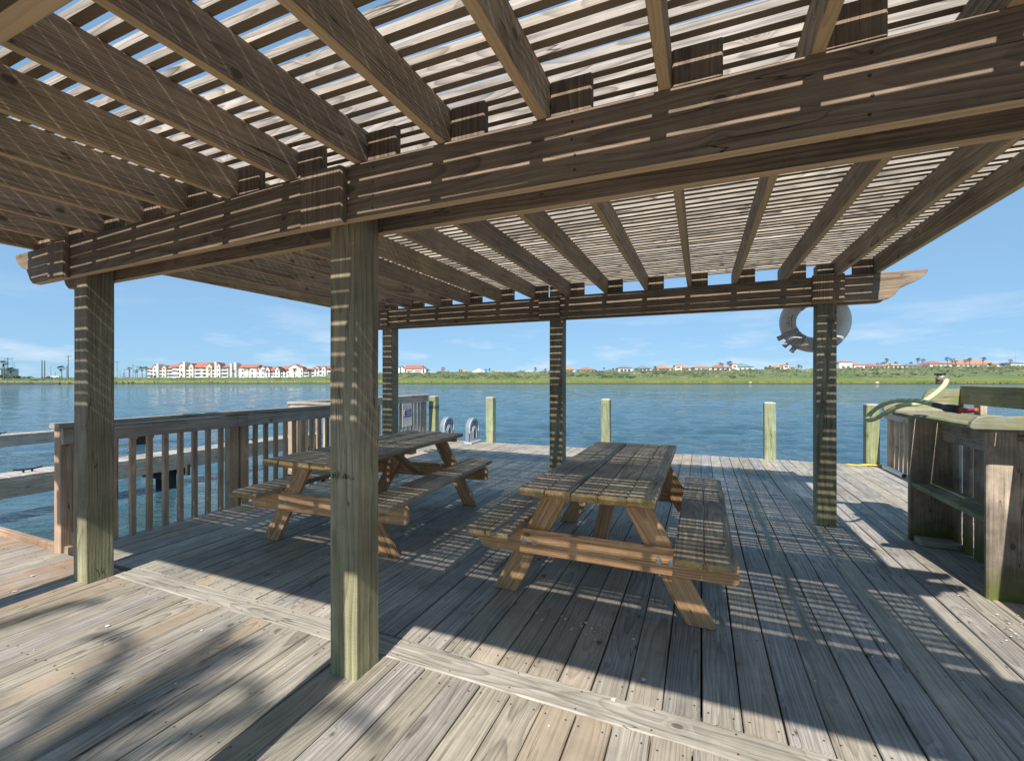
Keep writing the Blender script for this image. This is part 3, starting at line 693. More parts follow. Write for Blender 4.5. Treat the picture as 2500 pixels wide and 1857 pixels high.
# emergency sign
SG = thing('emergency_sign', 'white emergency sign with red heading and blue telephone panel on the far railing', 'sign', (-5.33, 7.16, .39))
def tri_text(body, size, mat, name, parent, loc, ext=.0008):
    cu = bpy.data.curves.new(name, 'FONT'); cu.body = body; cu.size = size; cu.extrude = ext; cu.align_x = 'LEFT'
    o = bpy.data.objects.new('tmp', cu); col.objects.link(o); dg = bpy.context.evaluated_depsgraph_get(); me = bpy.data.meshes.new_from_object(o.evaluated_get(dg))
    col.objects.unlink(o); bpy.data.objects.remove(o); me.name = name; me.materials.clear(); me.materials.append(M[mat])
    n = bpy.data.objects.new(name, me); col.objects.link(n); n.parent = parent; n.location = loc; n.rotation_euler = (rad(90), 0, rad(90)); return n
b = MB(); b.box((0, .15, .23), (.006, .30, .46), 2, .001); b.build('sign_board', 'sign_white', SG)
b = MB(); b.box((.0045, .155, .262), (.002, .25, .158), 2, .0005); bp = b.build('blue_panel', 'sign_blue', SG)
b = MB()
for p_, q_ in (((.0, .004), (.30, .004)), ((.0, .456), (.30, .456))): b.board((.0045, p_[0] + .002, p_[1]), (.0045, q_[0] - .002, q_[1]), .008, .002, Z, .0005)
for yy in (.004, .296): b.board((.0045, yy, .009), (.0045, yy, .451), .008, .002, Y, .0005)
b.build('sign_border', 'fence_top', SG)
tri_text('EMERGENCY', .0445, 'sign_red', 'heading', SG, (.004, .022, .375))
for i, s_ in enumerate(('DIAL 911', 'FOR POLICE', 'OR COAST')): pass
for i, (s_, sz_) in enumerate((('PHONE IN', .034), ('PARK AREA', .034), ('OR OFFICE', .034))): tri_text(s_, sz_, 'sign_white', 'panel_text', SG, (.006, .088, .300 - i * .048))
b = MB(); b.tube([(.007, .062, .325), (.007, .046, .31), (.007, .042, .265), (.007, .048, .215), (.007, .068, .198)], .006, 6, 4); b.build('telephone_symbol', 'sign_white', SG)
b = MB()
for i in range(6): b.add([(.0042, .03, .155 - i * .018), (.0042, .27 - .03 * (i % 3), .155 - i * .018), (.0042, .27 - .03 * (i % 3), .158 - i * .018), (.0042, .03, .158 - i * .018)], [(0, 1, 2, 3)])
b.build('small_print', 'strap', SG)

# ------------------------------------------------------------ bollards
bl = [(-5.405, 'square green bollard at the end of the far left railing, wire wound round it'), (-4.02, 'square bollard standing beside the right ladder handrail'), (-1.635, 'square bollard seen just behind the centre picnic table'),
      (1.035, 'square bollard on the dock edge left of the right pergola post'), (2.385, 'square bollard with yellow rope at its foot, rightmost on the dock edge')]
for i, (x, lb) in enumerate(bl):
    T = thing('bollard', lb, 'bollard', (x, 8.385, 0), 0, 'square bollards along the dock edge')
    b = MB(); hh = .925 + R.uniform(-.006, .01)
    b.board((0, 0, -.3), (0, 0, hh), .165, .165, X, .012, seg=6, wob=.001); b.build('shaft', 'bollard', T)
    b = MB(); V = []; a = .0815
    for (s_, z) in ((a, hh - .001), (a * .93, hh + .014), (a * .6, hh + .024)): V += [(-s_, -s_, z), (s_, -s_, z), (s_, s_, z), (-s_, s_, z)]
    F = [(8, 9, 10, 11)] + [(k * 4 + j, k * 4 + (j + 1) % 4, k * 4 + 4 + (j + 1) % 4, k * 4 + 4 + j) for k in (0, 1) for j in range(4)]
    b.add(V, F, V, (.9, .8, .5), (0, 0, 0)); b.build('cap', 'fence_top', T)
    if i == 0:
        b = MB()
        for z in (.73, .70, .685): b.tube([(-.086, -.086, z), (.086, -.086, z + .008), (.086, .086, z), (-.086, .086, z - .006)], .004, 5, 1, True)
        b.build('wire_wrap', 'black', T)
b = MB(); pts = [(2.05, 8.30, .012), (2.18, 8.27, .012), (2.29, 8.285, .016), (2.42, 8.275, .03), (2.50, 8.29, .02), (2.50, 8.40, .02)]
b.tube(pts, .011, 6, 5); b.tube([(2.08, 8.33, .012), (2.2, 8.29, .014), (2.3, 8.292, .03), (2.48, 8.28, .012)], .009, 6, 5)
tag(b.build('yellow_rope', 'yrope', smooth=True), 'frayed yellow rope lying at the foot of the rightmost bollard', 'rope')
b = MB(); b.cyl((2.475, 7.45, .035), (2.47, 8.12, .035), .035, n=16, cap=False); b.cyl((2.47, 8.12, .035), (2.475, 7.45, .035), .030, n=16, cap=False)
V = []; 
for i in range(16):
    a = 2 * math.pi * i / 16
    for r_ in (.035, .030): V.append((2.475 + math.cos(a) * r_, 7.45, .035 + math.sin(a) * r_))
b.add(V, [(2 * i, 2 * i + 1, (2 * i + 3) % 32, (2 * i + 2) % 32) for i in range(16)])
tag(b.build('plastic_pipe', 'pvc', smooth=True), 'short white plastic pipe lying along the right deck railing', 'pipe')

# ------------------------------------------------------------ ladder handrails
def ladder_handle(x, label):
    T = thing('ladder_handrail', label, 'dock ladder', (x, 8.24, 0), 0, 'grey moulded handrails of the dock ladder')
    def arch(w, z0, zc, n=18):
        P = [(-w, z0)]; P += [(-w * math.cos(math.pi * i / n), zc + w * 1.0 * math.sin(math.pi * i / n)) for i in range(n + 1)]; P += [(w, z0)]; return P
    th = .10; outer = arch(.215, 0, .30); n = len(outer)
    inner = arch(.060, .10, .26)
    # plate with a window: build ring strip between outer and inner outlines
    b = MB()
    idx = len(outer)
    def ringface(outl, inl, x0, flip):
        m = len(outl); V = [(x0, a, c) for a, c in outl] + [(x0, a, c) for a, c in inl]
        F = []
        for i in range(m - 1): f = (i, i + 1, m + i + 1, m + i); F.append(f if not flip else f[::-1])
        f = (m - 1, 0, m, 2 * m - 1); F.append(f if not flip else f[::-1]); b.add(V, F)
    ringface(outer, inner, th / 2 - .02, True); ringface(outer, inner, -th / 2, False)
    def wall(P, x0, x1, flip=False):
        m = len(P); V = [(x0, a, c) for a, c in P] + [(x1, a, c) for a, c in P]
        F = [(i, (i + 1) % m, m + (i + 1) % m, m + i) for i in range(m)]
        if flip: F = [f[::-1] for f in F]
        b.add(V, F)
    wall(outer, -th / 2, th / 2 - .02); wall(inner, -th / 2, th / 2 - .02, True)
    b.build('panel', 'plastic_dark', T)
    b = MB()   # raised rim following the outline, raised body, window rim
    o2 = arch(.180, 0, .30)
    V = [(th / 2, a, c) for a, c in outer] + [(th / 2, a, c) for a, c in o2]; m = n
    F = [(i + 1, i, m + i, m + i + 1) for i in range(m - 1)]; b.add(V, F)
    V = [(th / 2 - .02, a, c) for a, c in outer] + [(th / 2, a, c) for a, c in outer]; b.add(V, [(i, i + 1, m + i + 1, m + i) for i in range(m - 1)])
    V = [(th / 2 - .02, a, c) for a, c in o2] + [(th / 2, a, c) for a, c in o2]; b.add(V, [(i + 1, i, m + i, m + i + 1) for i in range(m - 1)])
    # lower body block with humped top
    body = [(-.215, 0)] + [(-.215, .22), (-.175, .24), (-.12, .25)] + [(-.10 * math.cos(math.pi * i / 8), .27 + .085 * math.sin(math.pi * i / 8)) for i in range(9)] + [(.12, .25), (.175, .22), (.215, .20), (.215, 0)]
    win = [(-.06, .10)] * 4 + [(-.060 * math.cos(math.pi * i / 8), .25 + .05 * math.sin(math.pi * i / 8)) for i in range(9)] + [(.06, .10)] * 4
    m = len(body); x0, x1 = th / 2 - .02, th / 2 + .004
    V = [(x1, a, c) for a, c in body] + [(x1, a, c) for a, c in win]
    b.add(V, [(i + 1, i, m + i, m + i + 1) for i in range(m - 1)] + [(0, m - 1, 2 * m - 1, m)])
    V = [(x0, a, c) for a, c in body] + [(x1, a, c) for a, c in body]; b.add(V, [(i, i + 1, m + i + 1, m + i) for i in range(m - 1)])
    V = [(x0, a, c) for a, c in win] + [(x1, a, c) for a, c in win]; b.add(V, [(i + 1, i, m + i, m + i + 1) for i in range(m - 1)])
    b.tube([(th / 2, -.07, .10), (th / 2, -.07, .24), (th / 2, 0, .32), (th / 2, .07, .24), (th / 2, .07, .10)], .011, 6, 4)
    b.build('moulded_rim', 'plastic', T)
    b = MB()
    for yy, zz in ((0, .455), (-.11, .40), (.11, .40), (-.155, .33)): b.cyl((th / 2 - .022, yy, zz), (th / 2 - .012, yy, zz), .022, n=10)
    b.build('boss', 'plastic', T)
    b = MB(); b.box((.01, 0, .02), (.17, .45, .04), 1, .008); b.build('foot_plate', 'plastic', T)
    return T
ladder_handle(-4.37, 'grey moulded ladder handrail on the dock edge, the right one, nearer the tall bollard')
ladder_handle(-4.97, 'grey moulded ladder handrail on the dock edge, the left one half hidden by the tabletop')

# ------------------------------------------------------------ life ring
LRc = Vector((1.0, 5.062, 1.862)); LR = thing('life_ring', 'grey white life ring with webbing straps hanging behind the right pergola post', 'life ring', LRc)
b = MB(); NN, MM = 64, 20; V = []
for i in range(NN):
    a = 2 * math.pi * i / NN
    for k in range(MM):
        c_ = 2 * math.pi * k / MM; rr = .222 + .072 * math.cos(c_); V.append((rr * math.cos(a), .058 * math.sin(c_), rr * math.sin(a)))
F = [(i * MM + k, i * MM + (k + 1) % MM, ((i + 1) % NN) * MM + (k + 1) % MM, ((i + 1) % NN) * MM + k) for i in range(NN) for k in range(MM)]
b.add(V, F); b.build('float', 'ring', LR, smooth=True)
for a0, w_ in ((207, 5), (222, 5), (236, 5), (128, 4), (45, 4), (312, 4)):
    b = MB(); V = []; n = 24; 
    for e in (-w_, w_):
        for k in range(n):
            c_ = 2 * math.pi * k / n; a = rad(a0 + e); rr = .222 + .0745 * math.cos(c_); V.append((rr * math.cos(a), .0605 * math.sin(c_), rr * math.sin(a)))
    b.add(V, [(k, (k + 1) % n, n + (k + 1) % n, n + k) for k in range(n)])
    if a0 in (207, 222, 236):
        a = rad(a0); d_ = Vector((math.cos(a), 0, math.sin(a))); t2 = Vector((-math.sin(a), 0, math.cos(a)))
        b.board(d_ * .285, d_ * .345, .046, .006, t2, .001)
    b.build('strap', 'strap', LR, smooth=False)
    b = MB()
    for e in (-w_ - .3, w_ + .3):
        a = rad(a0 + e); b.tube([((.222 + .0735 * math.cos(2 * math.pi * k / 20)) * math.cos(a), .0595 * math.sin(2 * math.pi * k / 20), (.222 + .0735 * math.cos(2 * math.pi * k / 20)) * math.sin(a)) for k in range(20)], .0016, 4, 1, True)
    b.build('seam', 'seam', LR)
b = MB()   # rows of faded printing, unreadable small marks
for j, (rr, a0, a1) in enumerate(((.196, 160, 197), (.214, 164, 194), (.224, 166, 190), (.234, 168, 188))):
    a = a0
    while a < a1:
        st = R.uniform(.6, 1.6) if j else 1.3
        if R.random() < .85:
            c_ = math.acos(max(-1, min(1, (rr - .222) / .072))); yy = -.0595 * math.sin(c_) - .0012
            V = [((rr + q_) * math.cos(rad(aa)), yy, (rr + q_) * math.sin(rad(aa))) for aa, q_ in ((a, 0), (a + st, 0), (a + st, .0075 if j == 0 else .004), (a, .0075 if j == 0 else .004))]
            b.add(V, [(0, 1, 2, 3)])
        a += st + .5
b.build('printed_marks', 'seam', LR)
b = MB(); b.tube([(-.02, .0, .29), (-.01, -.03, .36), (0, -.05, .42)], .006, 6, 4); b.build('hanging_cord', 'seam', LR)

# ------------------------------------------------------------ cleaning station
ST = thing('cleaning_counter', 'mildewed timber fish cleaning counter with scrolled ends on the right of the deck', 'counter', (1.58, 3.56, 0))
o0 = Vector((1.58, 3.56, 0))
def part(name, mat, fn, bev=0.):
    b = MB(); fn(b); o = b.build(name, mat, ST)
    if bev: m_ = o.modifiers.new('edge', 'BEVEL'); m_.width = bev; m_.segments = 2; m_.limit_method = 'ANGLE'
    return o
L_ = lambda x, y, z: Vector((x, y, z)) - o0
part('side_panel', 'station', lambda b: [b.board(L_(1.575 + .14 + i * .29, 3.58, 0), L_(1.575 + .14 + i * .29, 3.58, 1.02), .286, .038, X, .009 if i == 0 else .003) for i in range(2)])
part('side_panel', 'station', lambda b: b.board(L_(1.575 + .16, 4.665, 0), L_(1.575 + .16, 4.665, 1.02), .32, .038, X, .005))
part('counter_top', 'station_top', lambda b: [b.board(L_(1.475 + .07 + i * .143, 3.372, 1.03), L_(1.475 + .07 + i * .143, 4.69, 1.03), .139, .036, X, .01) for i in range(3)])
part('lower_shelf', 'station_top', lambda b: b.board(L_(1.68, 3.60, .455), L_(1.68, 4.645, .455), .19, .038, X, .006))
part('apron_board', 'station', lambda b: b.board(L_(1.80, 3.60, .89), L_(1.80, 4.645, .89), .14, .036, Z, .004))
part('kick_block', 'deck', lambda b: b.board(L_(1.60, 4.56, .021), L_(1.85, 4.56, .021), .16, .04, Y, .005))
for i in range(7):
    yy = 3.66 + i * .155; part('back_slat', 'station', lambda b: b.board(L_(1.85, yy, -.05), L_(1.85, yy, 1.0), .104, .020, Y, .003))
armp = [(-.075, .045), (-.065, .075), (-.04, .105), (0, .118), (.05, .115), (.10, .110), (.15, .115), (.185, .135), (.195, .165), (.215, .20), (.25, .222), (.44, .222), (.44, .036), (-.06, .036)]
for (xx, yy) in ((1.475, 4.644), (1.472, 3.332)):
    ap = [(a, c - .0) for a, c in armp]
    part('scrolled_end', 'station_top', lambda b: b.prism([(xx + a - 1.58, c + (1.012 if yy > 4 else .994)) for a, c in ap], (0, yy - 3.56, 0), X, Z, Y, .038), .006)
part('back_rail', 'station_top', lambda b: b.board(L_(1.91, 3.34, 1.19), L_(1.91, 4.64, 1.19), .145, .038, Z, .006))
part('rail_support', 'station', lambda b: [b.board(L_(1.95, y_, .9), L_(1.95, y_, 1.2), .09, .038, Y, .003) for y_ in (3.8, 4.5)])

HZ = 1.055
hp = [(1.86, 4.42, 1.235), (1.90, 4.38, 1.225), (1.87, 4.36, 1.18), (1.80, 4.36, 1.12), (1.70, 4.38, 1.085), (1.60, 4.42, 1.075), (1.52, 4.48, 1.07), (1.43, 4.60, 1.04), (1.36, 4.66, .985), (1.33, 4.60, .955), (1.345, 4.48, .965), (1.40, 4.38, 1.03), (1.47, 4.36, 1.078), (1.56, 4.32, 1.085), (1.62, 4.22, 1.082), (1.65, 4.10, 1.075), (1.67, 3.98, 1.07)]
FA = [tuple(x) for x in hp]
b = MB(); hpx = []
def hpt(u, v, d): return at(2100 + u / 5.507, 900 + v / 5.507, d)
path = [(1135, 130, 3.05), (1155, 165, 3.03), (1125, 225, 3.02), (1060, 290, 3.02), (980, 355, 3.02), (880, 425, 3.03), (770, 470, 3.04), (620, 480, 3.06), (480, 520, 3.10), (330, 600, 3.18), (200, 670, 3.28), (110, 690, 3.34), (110, 640, 3.36), (180, 560, 3.34), (300, 485, 3.26), (430, 440, 3.16), (560, 425, 3.04), (700, 425, 2.92), (830, 440, 2.80), (950, 470, 2.70), (1010, 490, 2.66)]
HO = thing('garden_hose', 'pale green hose looped over the counter end with a dark and red nozzle', 'hose', (1.5, 4.3, 1.06))
ho = Vector((1.5, 4.3, 1.06))
b.tube([hpt(*p_) - ho for p_ in path], .0155, 10, 4); b.build('hose_tube', 'hose', HO, smooth=True)
b = MB(); b.tube([hpt(*p_) - ho for p_ in ((1000, 486, 2.665), (1100, 510, 2.60), (1160, 528, 2.56))], .0165, 10, 3); b.tube([hpt(*p_) - ho for p_ in ((1160, 528, 2.56), (1250, 535, 2.50), (1340, 550, 2.46))], .023, 10, 3); b.build('nozzle_grip', 'black', HO, smooth=True)
b = MB(); b.tube([hpt(*p_) - ho for p_ in ((1340, 552, 2.46), (1420, 560, 2.42), (1500, 562, 2.39), (1570, 550, 2.36))], lambda s_: .017 - .007 * s_, 10, 3); b.build('nozzle_tip', 'red', HO, smooth=True)
FC = thing('faucet', 'dark tap with round handle standing on the far counter end', 'tap', (1.80, 4.60, 1.23)); fo = Vector((1.80, 4.60, 1.23))
b = MB(); b.cyl(hpt(1062, 205, 3.06) - fo, hpt(1062, 130, 3.06) - fo, .020, .018, 10); b.tube([hpt(1058, 150, 3.06) - fo, hpt(1095, 118, 3.05) - fo, hpt(1140, 135, 3.05) - fo], .024, 10, 4); b.cyl(hpt(1072, 125, 3.06) - fo, hpt(1075, 85, 3.06) - fo, .008, n=8); b.build('tap_body', 'brass', FC, smooth=True)
b = MB(); c_ = hpt(1075, 76, 3.06) - fo
for i in range(8):
    a = i * math.pi / 4; b.cyl(c_ + Vector((math.cos(a) * .012, math.sin(a) * .012, 0)), c_ + Vector((math.cos(a) * .030, math.sin(a) * .030, .002)), .009, .007, 6)
b.cyl(c_ - Z * .005, c_ + Z * .005, .024, n=12); b.build('tap_handle', 'black', FC)

# ------------------------------------------------------------ floating finger docks
def finger(x0, x1, y0, y1, label, piles, cleats):
    T = thing('finger_dock', label, 'dock', (x1, y0, 0), 0, 'finger docks over the water')
    b = MB(); y = y0
    while y < y1:
        b.board((x0 - x1, y - y0 + .07, -.019), (0, y - y0 + .07, -.019), .137, .036, Y, .004); y += .142
    b.build('decking', 'fence_top', T)
    for xx in (-.02, x0 - x1 + .02):
        b = MB(); b.board((xx, 0, -.16), (xx, y1 - y0, -.16), .235, .04, Z, .004, seg=4, wob=.002); b.build('fascia', 'fence_top', T)
    for yp in piles:
        b = MB(); b.cyl(((x0 - x1) / 2, yp - y0, -1.6), ((x0 - x1) / 2, yp - y0, -.05), .15, n=14); b.build('pile', 'dark_wood', T)
        b = MB(); b.board((x0 - x1 - .06, yp - y0 - .19, -.31), (.06, yp - y0 - .19, -.31), .20, .05, Z, .004); b.board((x0 - x1 - .06, yp - y0 + .19, -.31), (.06, yp - y0 + .19, -.31), .20, .05, Z, .004); b.build('pile_cap', 'dark_wood', T)
    for yc in cleats:
        b = MB(); cx = (x0 - x1) / 2; yy = yc - y0
        b.cyl((cx, yy - .045, 0), (cx, yy - .045, .04), .012, n=8); b.cyl((cx, yy + .045, 0), (cx, yy + .045, .04), .012, n=8)
        b.tube([(cx, yy - .15, .055), (cx, yy - .07, .042), (cx, yy + .07, .042), (cx, yy + .15, .055)], .013, 8, 3); b.build('cleat', 'black', T)
finger(-9.05, -8.53, -2.5, 8.2, 'narrow finger dock nearest the left railing with a black cleat', [1.0, 4.95, 7.9], [3.17, 6.57])
finger(-15.55, -15.05, -2.5, 8.2, 'narrow finger dock farther left across the open slip', [1.5, 7.9], [5.0])

# ------------------------------------------------------------ small debris on the deck
b = MB()
def chip(x, y, r, z=.004):
    n = R.choice((5, 6, 7)); b.add([(x + math.cos(i * 6.283 / n) * r * R.uniform(.6, 1.2), y + math.sin(i * 6.283 / n) * r * R.uniform(.5, 1.3), z + R.uniform(.0, .004)) for i in range(n)], [tuple(range(n))])
for k in range(26): chip(R.gauss(-.55, .11), R.gauss(2.33, .04), R.uniform(.003, .009))
for k in range(70): chip(R.uniform(-5, 1.7), R.uniform(.9, 3.6), R.uniform(.002, .006))
for k in range(30): chip(R.gauss(1.45, .09), R.uniform(2.9, 3.7), R.uniform(.003, .009))
for (x, y) in ((-.86, 1.06), (-.23, 2.02), (-.33, 1.84), (.03, 1.66), (-2.9, 1.35), (-4.1, 1.5), (-3.9, 1.35)): chip(x, y, .013)
sh = b.build('shell_fragments', 'shell'); sh['kind'] = 'stuff'; sh['label'] = 'white shell fragments scattered over the deck boards'; sh['category'] = 'shells'

# ------------------------------------------------------------ palms
def fan_crown(b, c, r, nf=16, dead=5, blades=9):
    for k in range(nf):
        az = R.random() * 6.283; e_ = R.uniform(-.5, 1.25); d = Vector((math.cos(az) * math.cos(e_), math.sin(az) * math.cos(e_), math.sin(e_)))
        side = d.cross(Z).normalized(); up = side.cross(d); st = r * R.uniform(.35, .5); hub = Vector(c) + d * st; rr = r * R.uniform(.5, .68)
        b.cur = 0
        b.add([Vector(c), Vector(c) + side * .02 * r, hub + side * .01 * r, hub], [(0, 1, 2, 3)])
        for j in range(blades):
            a = (j / (blades - 1) - .5) * 2.6; dd = (d * math.cos(a) + side * math.sin(a)); tip = hub + dd * rr + Z * (-.28 * rr * R.random()) + up * R.uniform(-.1, .1) * rr
            nrm = side * math.cos(a) - d * math.sin(a); m_ = hub + dd * rr * .55
            b.add([hub, m_ - nrm * rr * .085, tip, m_ + nrm * rr * .085], [(0, 1, 2, 3)])
    b.cur = 1
    for k in range(dead):
        az = R.random() * 6.283; d = Vector((math.cos(az), math.sin(az), 0)); p = Vector(c) + d * r * .12; q_ = p + d * r * .22 - Z * r * R.uniform(.35, .75); s_ = Vector((-d.y, d.x, 0)) * r * .14
        b.add([p, q_ - s_, q_ - Z * .12 * r, q_ + s_], [(0, 1, 2, 3)])
    b.cur = 0
PAL = []
def mk_palm(h, r):
    T = thing('palm_tree', 'palm', 'palm tree', (0, 0, 0), 0, 'fan palms along the far shore')
    b = MB(); lean = R.uniform(-.05, .05) * h; b.tube([(0, 0, -1.5), (lean * .3, 0, h * .4), (lean, 0, h - r * .2)], lambda s_: .24 - .09 * s_, 7, 4); b.build('trunk', 'trunk', T)
    b = MB(); fan_crown(b, (lean, 0, h - r * .15), r); b.build('crown', ['palm_leaf', 'palm_dead'], T)
    return T
protos = [mk_palm(7, 1.9), mk_palm(7, 1.7), mk_palm(7, 2.1)]
used = [False] * 3
def place_palm(u, vtop, d, label, zb=None, cr=1.):
    i = R.randrange(3); top = at(u, vtop, d); base = (crest_z(u) - .3) if zb is None else zb; s_ = max(.35, (top.z - base) / 8.1); s0 = s_
    if s_ < .75: s_ = .45 + .4 * s_; base = top.z - 8.1 * s_
    loc = Vector((top.x, top.y, base)); rz = R.random() * 6.28
    if not used[i]: T = protos[i]; T.location = loc; T.rotation_euler = (0, 0, rz); used[i] = True
    else: T = dup(protos[i], loc, rz)
    w_ = s_ * min(1.15, max(cr, .85)); T.scale = (w_, w_, s_ * (1.0 if s0 >= .75 else 1.0)); T['label'] = label

# ------------------------------------------------------------ far buildings
def quadbox(b, x0, x1, y0, y1, z0, z1):
    V = [(x0, y0, z0), (x1, y0, z0), (x1, y1, z0), (x0, y1, z0), (x0, y0, z1), (x1, y0, z1), (x1, y1, z1), (x0, y1, z1)]
    b.add(V, [(0, 3, 2, 1), (4, 5, 6, 7), (0, 1, 5, 4), (1, 2, 6, 5), (2, 3, 7, 6), (3, 0, 4, 7)])
def hip(b, x0, x1, y0, y1, z0, z1, f=.5, oh=.5):
    x0 -= oh; x1 += oh; y0 -= oh; y1 += oh; w = min((x1 - x0), (y1 - y0)) / 2 * (1 if f >= .5 else f * 2); ym = (y0 + y1) / 2; a, c = x0 + w, x1 - w
    if a > c: a = c = (x0 + x1) / 2
    V = [(x0, y0, z0), (x1, y0, z0), (x1, y1, z0), (x0, y1, z0), (a, ym, z1), (c, ym, z1)]
    b.add(V, [(0, 1, 5, 4), (1, 2, 5), (2, 3, 4, 5), (3, 0, 4), (0, 3, 2, 1)])
def gable_front(b, x0, x1, y0, y1, z0, z1):
    xm = (x0 + x1) / 2; b.add([(x0, y0, z0), (x1, y0, z0), (xm, y0, z1), (x0, y1, z0), (x1, y1, z0), (xm, y1, z1)], [(0, 1, 2), (3, 5, 4), (0, 2, 5, 3), (1, 4, 5, 2), (0, 3, 4, 1)])
def house(u0, u1, vr, ve, roof, label, wall='condo_white', d=268, tower=None, tall=None, name='house', win=True):
    um = (u0 + u1) / 2; base = crest_z(um) - .4; c = at(um, 926, d); T = thing(name, label, 'house', (c.x, c.y, base), TH, None)
    w = (u1 - u0) / FPX * d; dep = min(11, w * .8); zr = CAMZ + (926 - vr) / FPX * d - base; ze = CAMZ + (926 - ve) / FPX * d - base; ze = max(ze, 1.6); zr = max(zr, ze + .8)
    b = MB(); quadbox(b, -w / 2 + .5, w / 2 - .5, 0, dep, -1, ze); b.build('wall', wall, T)
    b = MB(); hip(b, -w / 2 + .5, w / 2 - .5, 0, dep, ze, zr); b.build('roof', roof, T)
    if win:
        n = max(2, int(w / 3.0)); 
        for i in range(n):
            xx = -w / 2 + 1.4 + (w - 2.8) * (i + .5) / n; ww = R.uniform(.5, .9); hh = min(1.5, ze * .5)
            b = MB(); quadbox(b, xx - ww, xx + ww, -.06, .02, ze * .25, ze * .25 + hh + .3); b.build('window', 'dark_glass', T)
    if tower:
        a, c_, zt = tower; x0, x1 = w * a, w * c_; ht = CAMZ + (926 - zt) / FPX * d - base
        b = MB(); quadbox(b, x0, x1, -.5, 3.5, -1, ht - .7); b.build('wall', wall, T); b = MB(); hip(b, x0, x1, -.5, 3.5, ht - .7, ht, oh=.35); b.build('roof', roof, T)
        b = MB(); quadbox(b, x0 + .6, x1 - .6, -.56, -.48, ht * .55, ht * .55 + .9); b.build('window', 'dark_glass', T)
    return T
H = [(1064, 1092, 903, 907, 'tile_brown', 'small brown roofed house right of the palms beyond the tall white block'), (1112, 1150, 902, 907, 'tile_tan', 'low tan roofed house left of the steep white gabled house'),
     (1152, 1184, 899.5, 908, 'roof_white', 'white house with steep white roof beyond the bank'), (1200, 1236, 903.5, 908, 'tile_tan', 'low tan roof right of the steep white house'),
     (1278, 1306, 905, 908.5, 'roof_white', 'low white flat looking house left of the middle far post'), (1318, 1336, 902, 907, 'tile_brown', 'small brown house just left of the middle far post'),
     (1376, 1405, 893, 902, 'tile_orange', 'small bright orange roofed house just right of the middle far post'), (1411, 1458, 895.5, 902.5, 'tile_brown', 'house with low brown orange roof and white walls, second right of the middle far post'),
     (1508, 1546, 892.5, 898, 'tile_grey', 'dark blue grey roofed house with columns, left of its paler grey neighbour'), (1555, 1593, 891.5, 899, 'tile_grey', 'white house with pale grey hipped roof and arched openings'),
     (1602, 1640, 890.5, 899, 'tile_orange', 'orange hipped house right of the pale grey hipped house'), (1648, 1688, 889.5, 898, 'tile_orange', 'orange roofed house with a small tower at its left end'),
     (1695, 1740, 891.5, 896.5, 'tile_orange', 'long low orange roof left of two tall palms'), (1742, 1776, 889.5, 897, 'tile_red', 'red gabled house beneath two tall palms'),
     (1778, 1800, 892, 897, 'tile_orange', 'narrow pink house with tower touching the teal roofed house'), (1796, 1842, 886, 895.5, 'tile_teal', 'white house with a large teal hipped roof'),
     (1889, 1946, 889, 896, 'tile_tan', 'wide tan tiled house left of the right pergola post'), (2047, 2083, 879.5, 883.5, 'tile_orange', 'two storey pale house with orange roof right of the right pergola post'),
     (2083, 2114, 884.5, 890.5, 'tile_orange', 'orange wing beside the two storey pale house'), (2115, 2164, 886.5, 894, 'tile_red', 'long red roofed house left of the tan red one'),
     (2166, 2208, 886, 892, 'tile_tan', 'tan roofed house with rounded gable left of the long grey roof'), (2210, 2266, 886.5, 892.5, 'tile_grey', 'long low grey roofed house between tan and red roofs'),
     (2268, 2326, 880.5, 888.5, 'tile_red', 'big red hipped house right of the long grey roof'), (2335, 2442, 878, 889, 'tile_orange', 'largest orange roofed house with palms in front, far right'), (2466, 2506, 882, 886.5, 'tile_grey', 'dark grey roofed house at the right edge of the view')]
for hh in H:
    tw = None
    if hh[0] == 1648: tw = (-.5, -.12, 888.5)
    if hh[0] == 1778: tw = (-.1, .45, 886)
    if hh[0] == 1889: tw = (-.1, .12, 888)
    house(hh[0], hh[1], hh[2], hh[3], hh[4], hh[5], tower=tw, wall='condo_cream' if hh[0] in (1889, 1602, 1648, 2166) else 'condo_white')
house(-46, 4, 893, 900, 'tile_teal', 'blue grey two storey house cut by the left edge of the view', 'house_blue', 215, win=False)

